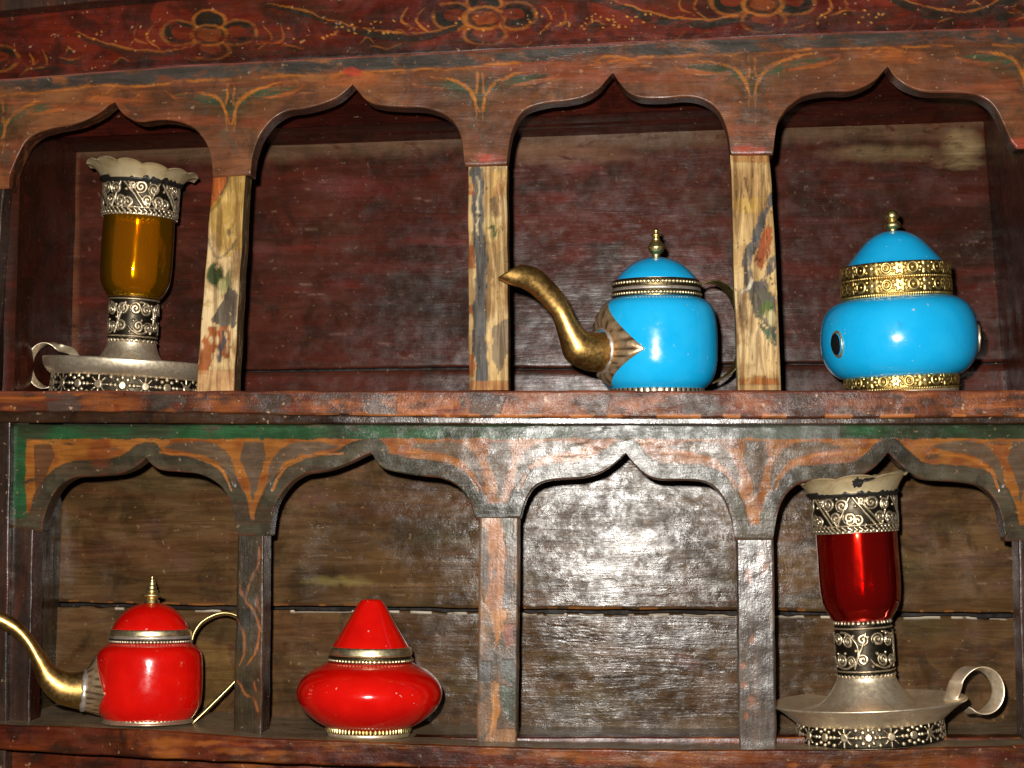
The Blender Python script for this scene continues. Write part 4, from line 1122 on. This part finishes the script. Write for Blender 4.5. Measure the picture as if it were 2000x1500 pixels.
lid = lathe('lid', [(.1, 1172), (12, 1172.4), (19, 1174), (24, 1179), (31, 1190), (45, 1215), (60, 1240), (71, 1258), (77, 1268)], M['red'], rj, QYB, s, 128, step=2.5)
lathe('lid_band', [(74, 1265), (79, 1267), (82, 1279), (80, 1282), (76, 1283)], M['palebrass'], lid, QYB, s, 128, step=2)
oriented(rj, .6, -2.0)

# ================================================================== CANDLE LAMPS
def scallop(name, root, yb, s, r0, r1, y0, y1, lobes, dip=5.0, ph=0.0, sag=0.0, bottom='wax'):
    n, k = 240, 22
    th = np.linspace(0, 2 * np.pi, n, endpoint=False)
    t = np.linspace(0, 1, k)[:, None]
    lob = np.abs(np.cos(th * lobes / 2 + ph)) ** .6
    r = r0 + (r1 - r0) * t ** 1.25 * (.93 + .07 * lob)
    z = (yb - (y0 + (y1 - y0) * np.sin(t * np.pi / 2 * .96) + dip * (1 - lob) * t ** 3)) + sag * t * np.cos(th - .4)
    ww = 1.8 * t * np.sin(th * 3 + 1.0)
    P = np.stack([r * s * np.cos(th), r * s * np.sin(th), (z + ww) * s], -1)
    Q = P.copy(); Q[..., 0] *= .975; Q[..., 1] *= .975; Q[..., 2] += .0012
    mb = MB(); mb.grid(P, close_v=True); mb.grid(Q, close_v=True, flip=True); mb.grid(np.stack([P[-1], Q[-1]], 0), close_v=True)
    return mb.build(name, M['silverrim'], root)
def drips(parent, yb, s, r, y, seed):
    rg = np.random.RandomState(seed); mb = MB()
    n = 300; th = np.linspace(0, 2 * np.pi, n, endpoint=False)
    nz = N1(th * 5 + seed, th * 0) * .5 + N2(th * 14 + seed, th * 0)
    up = 3 + 6 * np.clip(nz, 0, 1)
    P = np.stack([np.stack([(r + o) * s * np.cos(th), (r + o) * s * np.sin(th), (yb - (y + d - u_ * up)) * s], -1) for o, d, u_ in ((-1, 5, 0), (1.6, 4, 0), (4.5, 0, .5), (8.5, -2, 1), (3, -2, 1))], 0)
    mb.grid(P, close_v=True)
    mb.build('soot_ring', M['wax'], parent)

def glasscup(name, mat, root, yb, s, prof):
    o_ = dense(prof, 3); i_ = o_[::-1].copy(); i_[:, 0] = np.maximum(i_[:, 0] - 3.2, 1); i_[:, 1] -= 2.0 * (i_[:, 1] > o_[:, 1].mean())
    def flute(P):
        a = np.arctan2(P[..., 1], P[..., 0]); k = 1 + .009 * np.cos(a * 9 + .6)
        return np.stack([P[..., 0] * k, P[..., 1] * k, P[..., 2]], -1)
    return lathe(name, np.vstack([o_, i_, o_[:1]]), mat, root, yb, s, 144, xf=flute)

# ---- amber lamp, upper left
AX, AYB, AYC = 251, 764, .098
org, s = place(AX, AYB, AYC, 763, -.001, 318)
al = thing('candle_lamp', 'silver candle lamp with amber glass cup on the middle shelf', 'candle lamp', org, 'silver candle lamps with coloured glass')
lathe('base_band', [(146, 726), (150, 728), (153, 764), (150, 766)], M['silver'], al, AYB, s, 900, relief=rosettes, amp=.0018, step=1.0)
lathe('drip_dish', [(140, 729), (152, 728), (160, 722), (167, 712), (170, 702), (170, 697), (167, 695), (160, 700), (150, 712), (120, 716), (60, 712)], M['silverplain'], al, AYB, s, 128, step=3)
lathe('flared_neck', [(110, 712), (86, 706), (70, 699), (60, 688), (53, 676), (49, 664), (48, 655)], M['silverplain'], al, AYB, s, 96, step=3)
lathe('engraved_stem', [(46, 567), (49, 568), (49, 656), (46, 657)], M['silver'], al, AYB, s, 560, relief=scroll_stem, amp=.0016, step=.9)
glasscup('glass_cup', M['amber'], al, AYB, s, [(69, 408), (70, 420), (71, 450), (71, 500), (70, 525), (67, 545), (59, 561), (48, 572), (30, 577), (2, 578)])
col = lathe('engraved_collar', [(73, 351), (75.5, 352), (74.5, 410), (72, 413)], M['silver'], al, AYB, s, 760, relief=scroll_collar, amp=.0016, step=.9)
rim = scallop('scalloped_rim', al, AYB, s, 73, 112, 354, 318, 13, dip=7, sag=-7, ph=.4)
drips(rim, AYB, s, 74, 350, 3)
sweep('ring_handle', M['silverplain'], al, [((x - AX) * s, yy, (AYB - z) * s) for x, z, yy in
      [(140, 694, 0), (132, 682, -.006)] + [(96 + 35 * math.cos(a), 713 - 43 * math.sin(a), -.012 - .012 * math.sin(a / 2)) for a in np.linspace(1.0, 5.3, 14)] + [(130, 744, -.006)]], .0085, .0016, bdir=(.95, 1, .1))
oriented(al, 3.3, 1.5)

# ---- ruby lamp, lower right
CX, CYB, CYC = 1701, 1443, .036
org, s = place(CX, CYB, CYC, 1464, -.03, 940)
rl = thing('candle_lamp', 'silver candle lamp with ruby red glass cup and wide dish on the bottom shelf', 'candle lamp', org, 'silver candle lamps with coloured glass')
lathe('base_band', [(132, 1404), (136, 1406), (139, 1440), (136, 1443)], M['silver'], rl, CYB, s, 900, relief=rosettes, amp=.0018, step=1.0)
lathe('drip_dish', [(130, 1408), (138, 1406), (150, 1396), (162, 1386), (174, 1378), (183, 1373), (184, 1370), (181, 1369), (172, 1373), (155, 1379), (120, 1384), (70, 1384)], M['silverplain'], rl, CYB, s, 128, step=3)
lathe('flared_neck', [(124, 1383), (104, 1379), (88, 1371), (74, 1358), (63, 1343), (56, 1330), (54, 1320)], M['silverplain'], rl, CYB, s, 96, step=3)
lathe('engraved_stem', [(52, 1222), (55, 1223), (55, 1321), (52, 1322)], M['silver'], rl, CYB, s, 600, relief=scroll_stem, amp=.0016, step=.9)
glasscup('glass_cup', M['redglass'], rl, CYB, s, [(76, 1044), (77, 1060), (77, 1100), (77, 1140), (76, 1165), (72, 1188), (63, 1206), (52, 1220), (30, 1228), (2, 1229)])
lathe('engraved_collar', [(80, 984), (82, 985), (81, 1046), (78, 1050)], M['silver'], rl, CYB, s, 800, relief=scroll_collar, amp=.0016, step=.9)
rim = scallop('scalloped_rim', rl, CYB, s, 80, 112, 986, 944, 9, dip=7, sag=5, ph=1.0)
drips(rim, CYB, s, 80, 982, 8)
mb = MB()
bth = np.linspace(0, 2 * np.pi, 40, endpoint=False); br = 1 + .35 * N1(np.cos(bth) * 3, np.sin(bth) * 3)
def on_rim(u, v):       # photo pixels right of and below the centre of the rim's near side
    a = u / 104; r_ = 104 - (v + 16) * .55
    return np.stack([r_ * s * np.sin(a), -r_ * s * np.cos(a) - .0022, (CYB - 958 - v) * s], -1)
mb.cap(on_rim(10 * br * np.cos(bth) - 2, 9 * br * np.sin(bth)))
mb.cap(on_rim(19 * np.cos(bth) + 14, 3.2 * br * np.sin(bth) - 4 - 3 * np.cos(bth)))
mb.build('soot_blotch', M['wax'], rim)
sweep('ring_handle', M['silverplain'], rl, [((x - CX) * s, yy, (CYB - z) * s) for x, z, yy in
      [(1852, 1384, .004), (1860, 1366, .002)] + [(1904 - 40 * math.cos(a), 1360 - 42 * math.sin(a), -.004) for a in np.linspace(.35, 5.3, 16)]], .0145, .0016, bdir=(-1.1, 1, 0))
oriented(rl, -3.3, -1.0)
print("built")
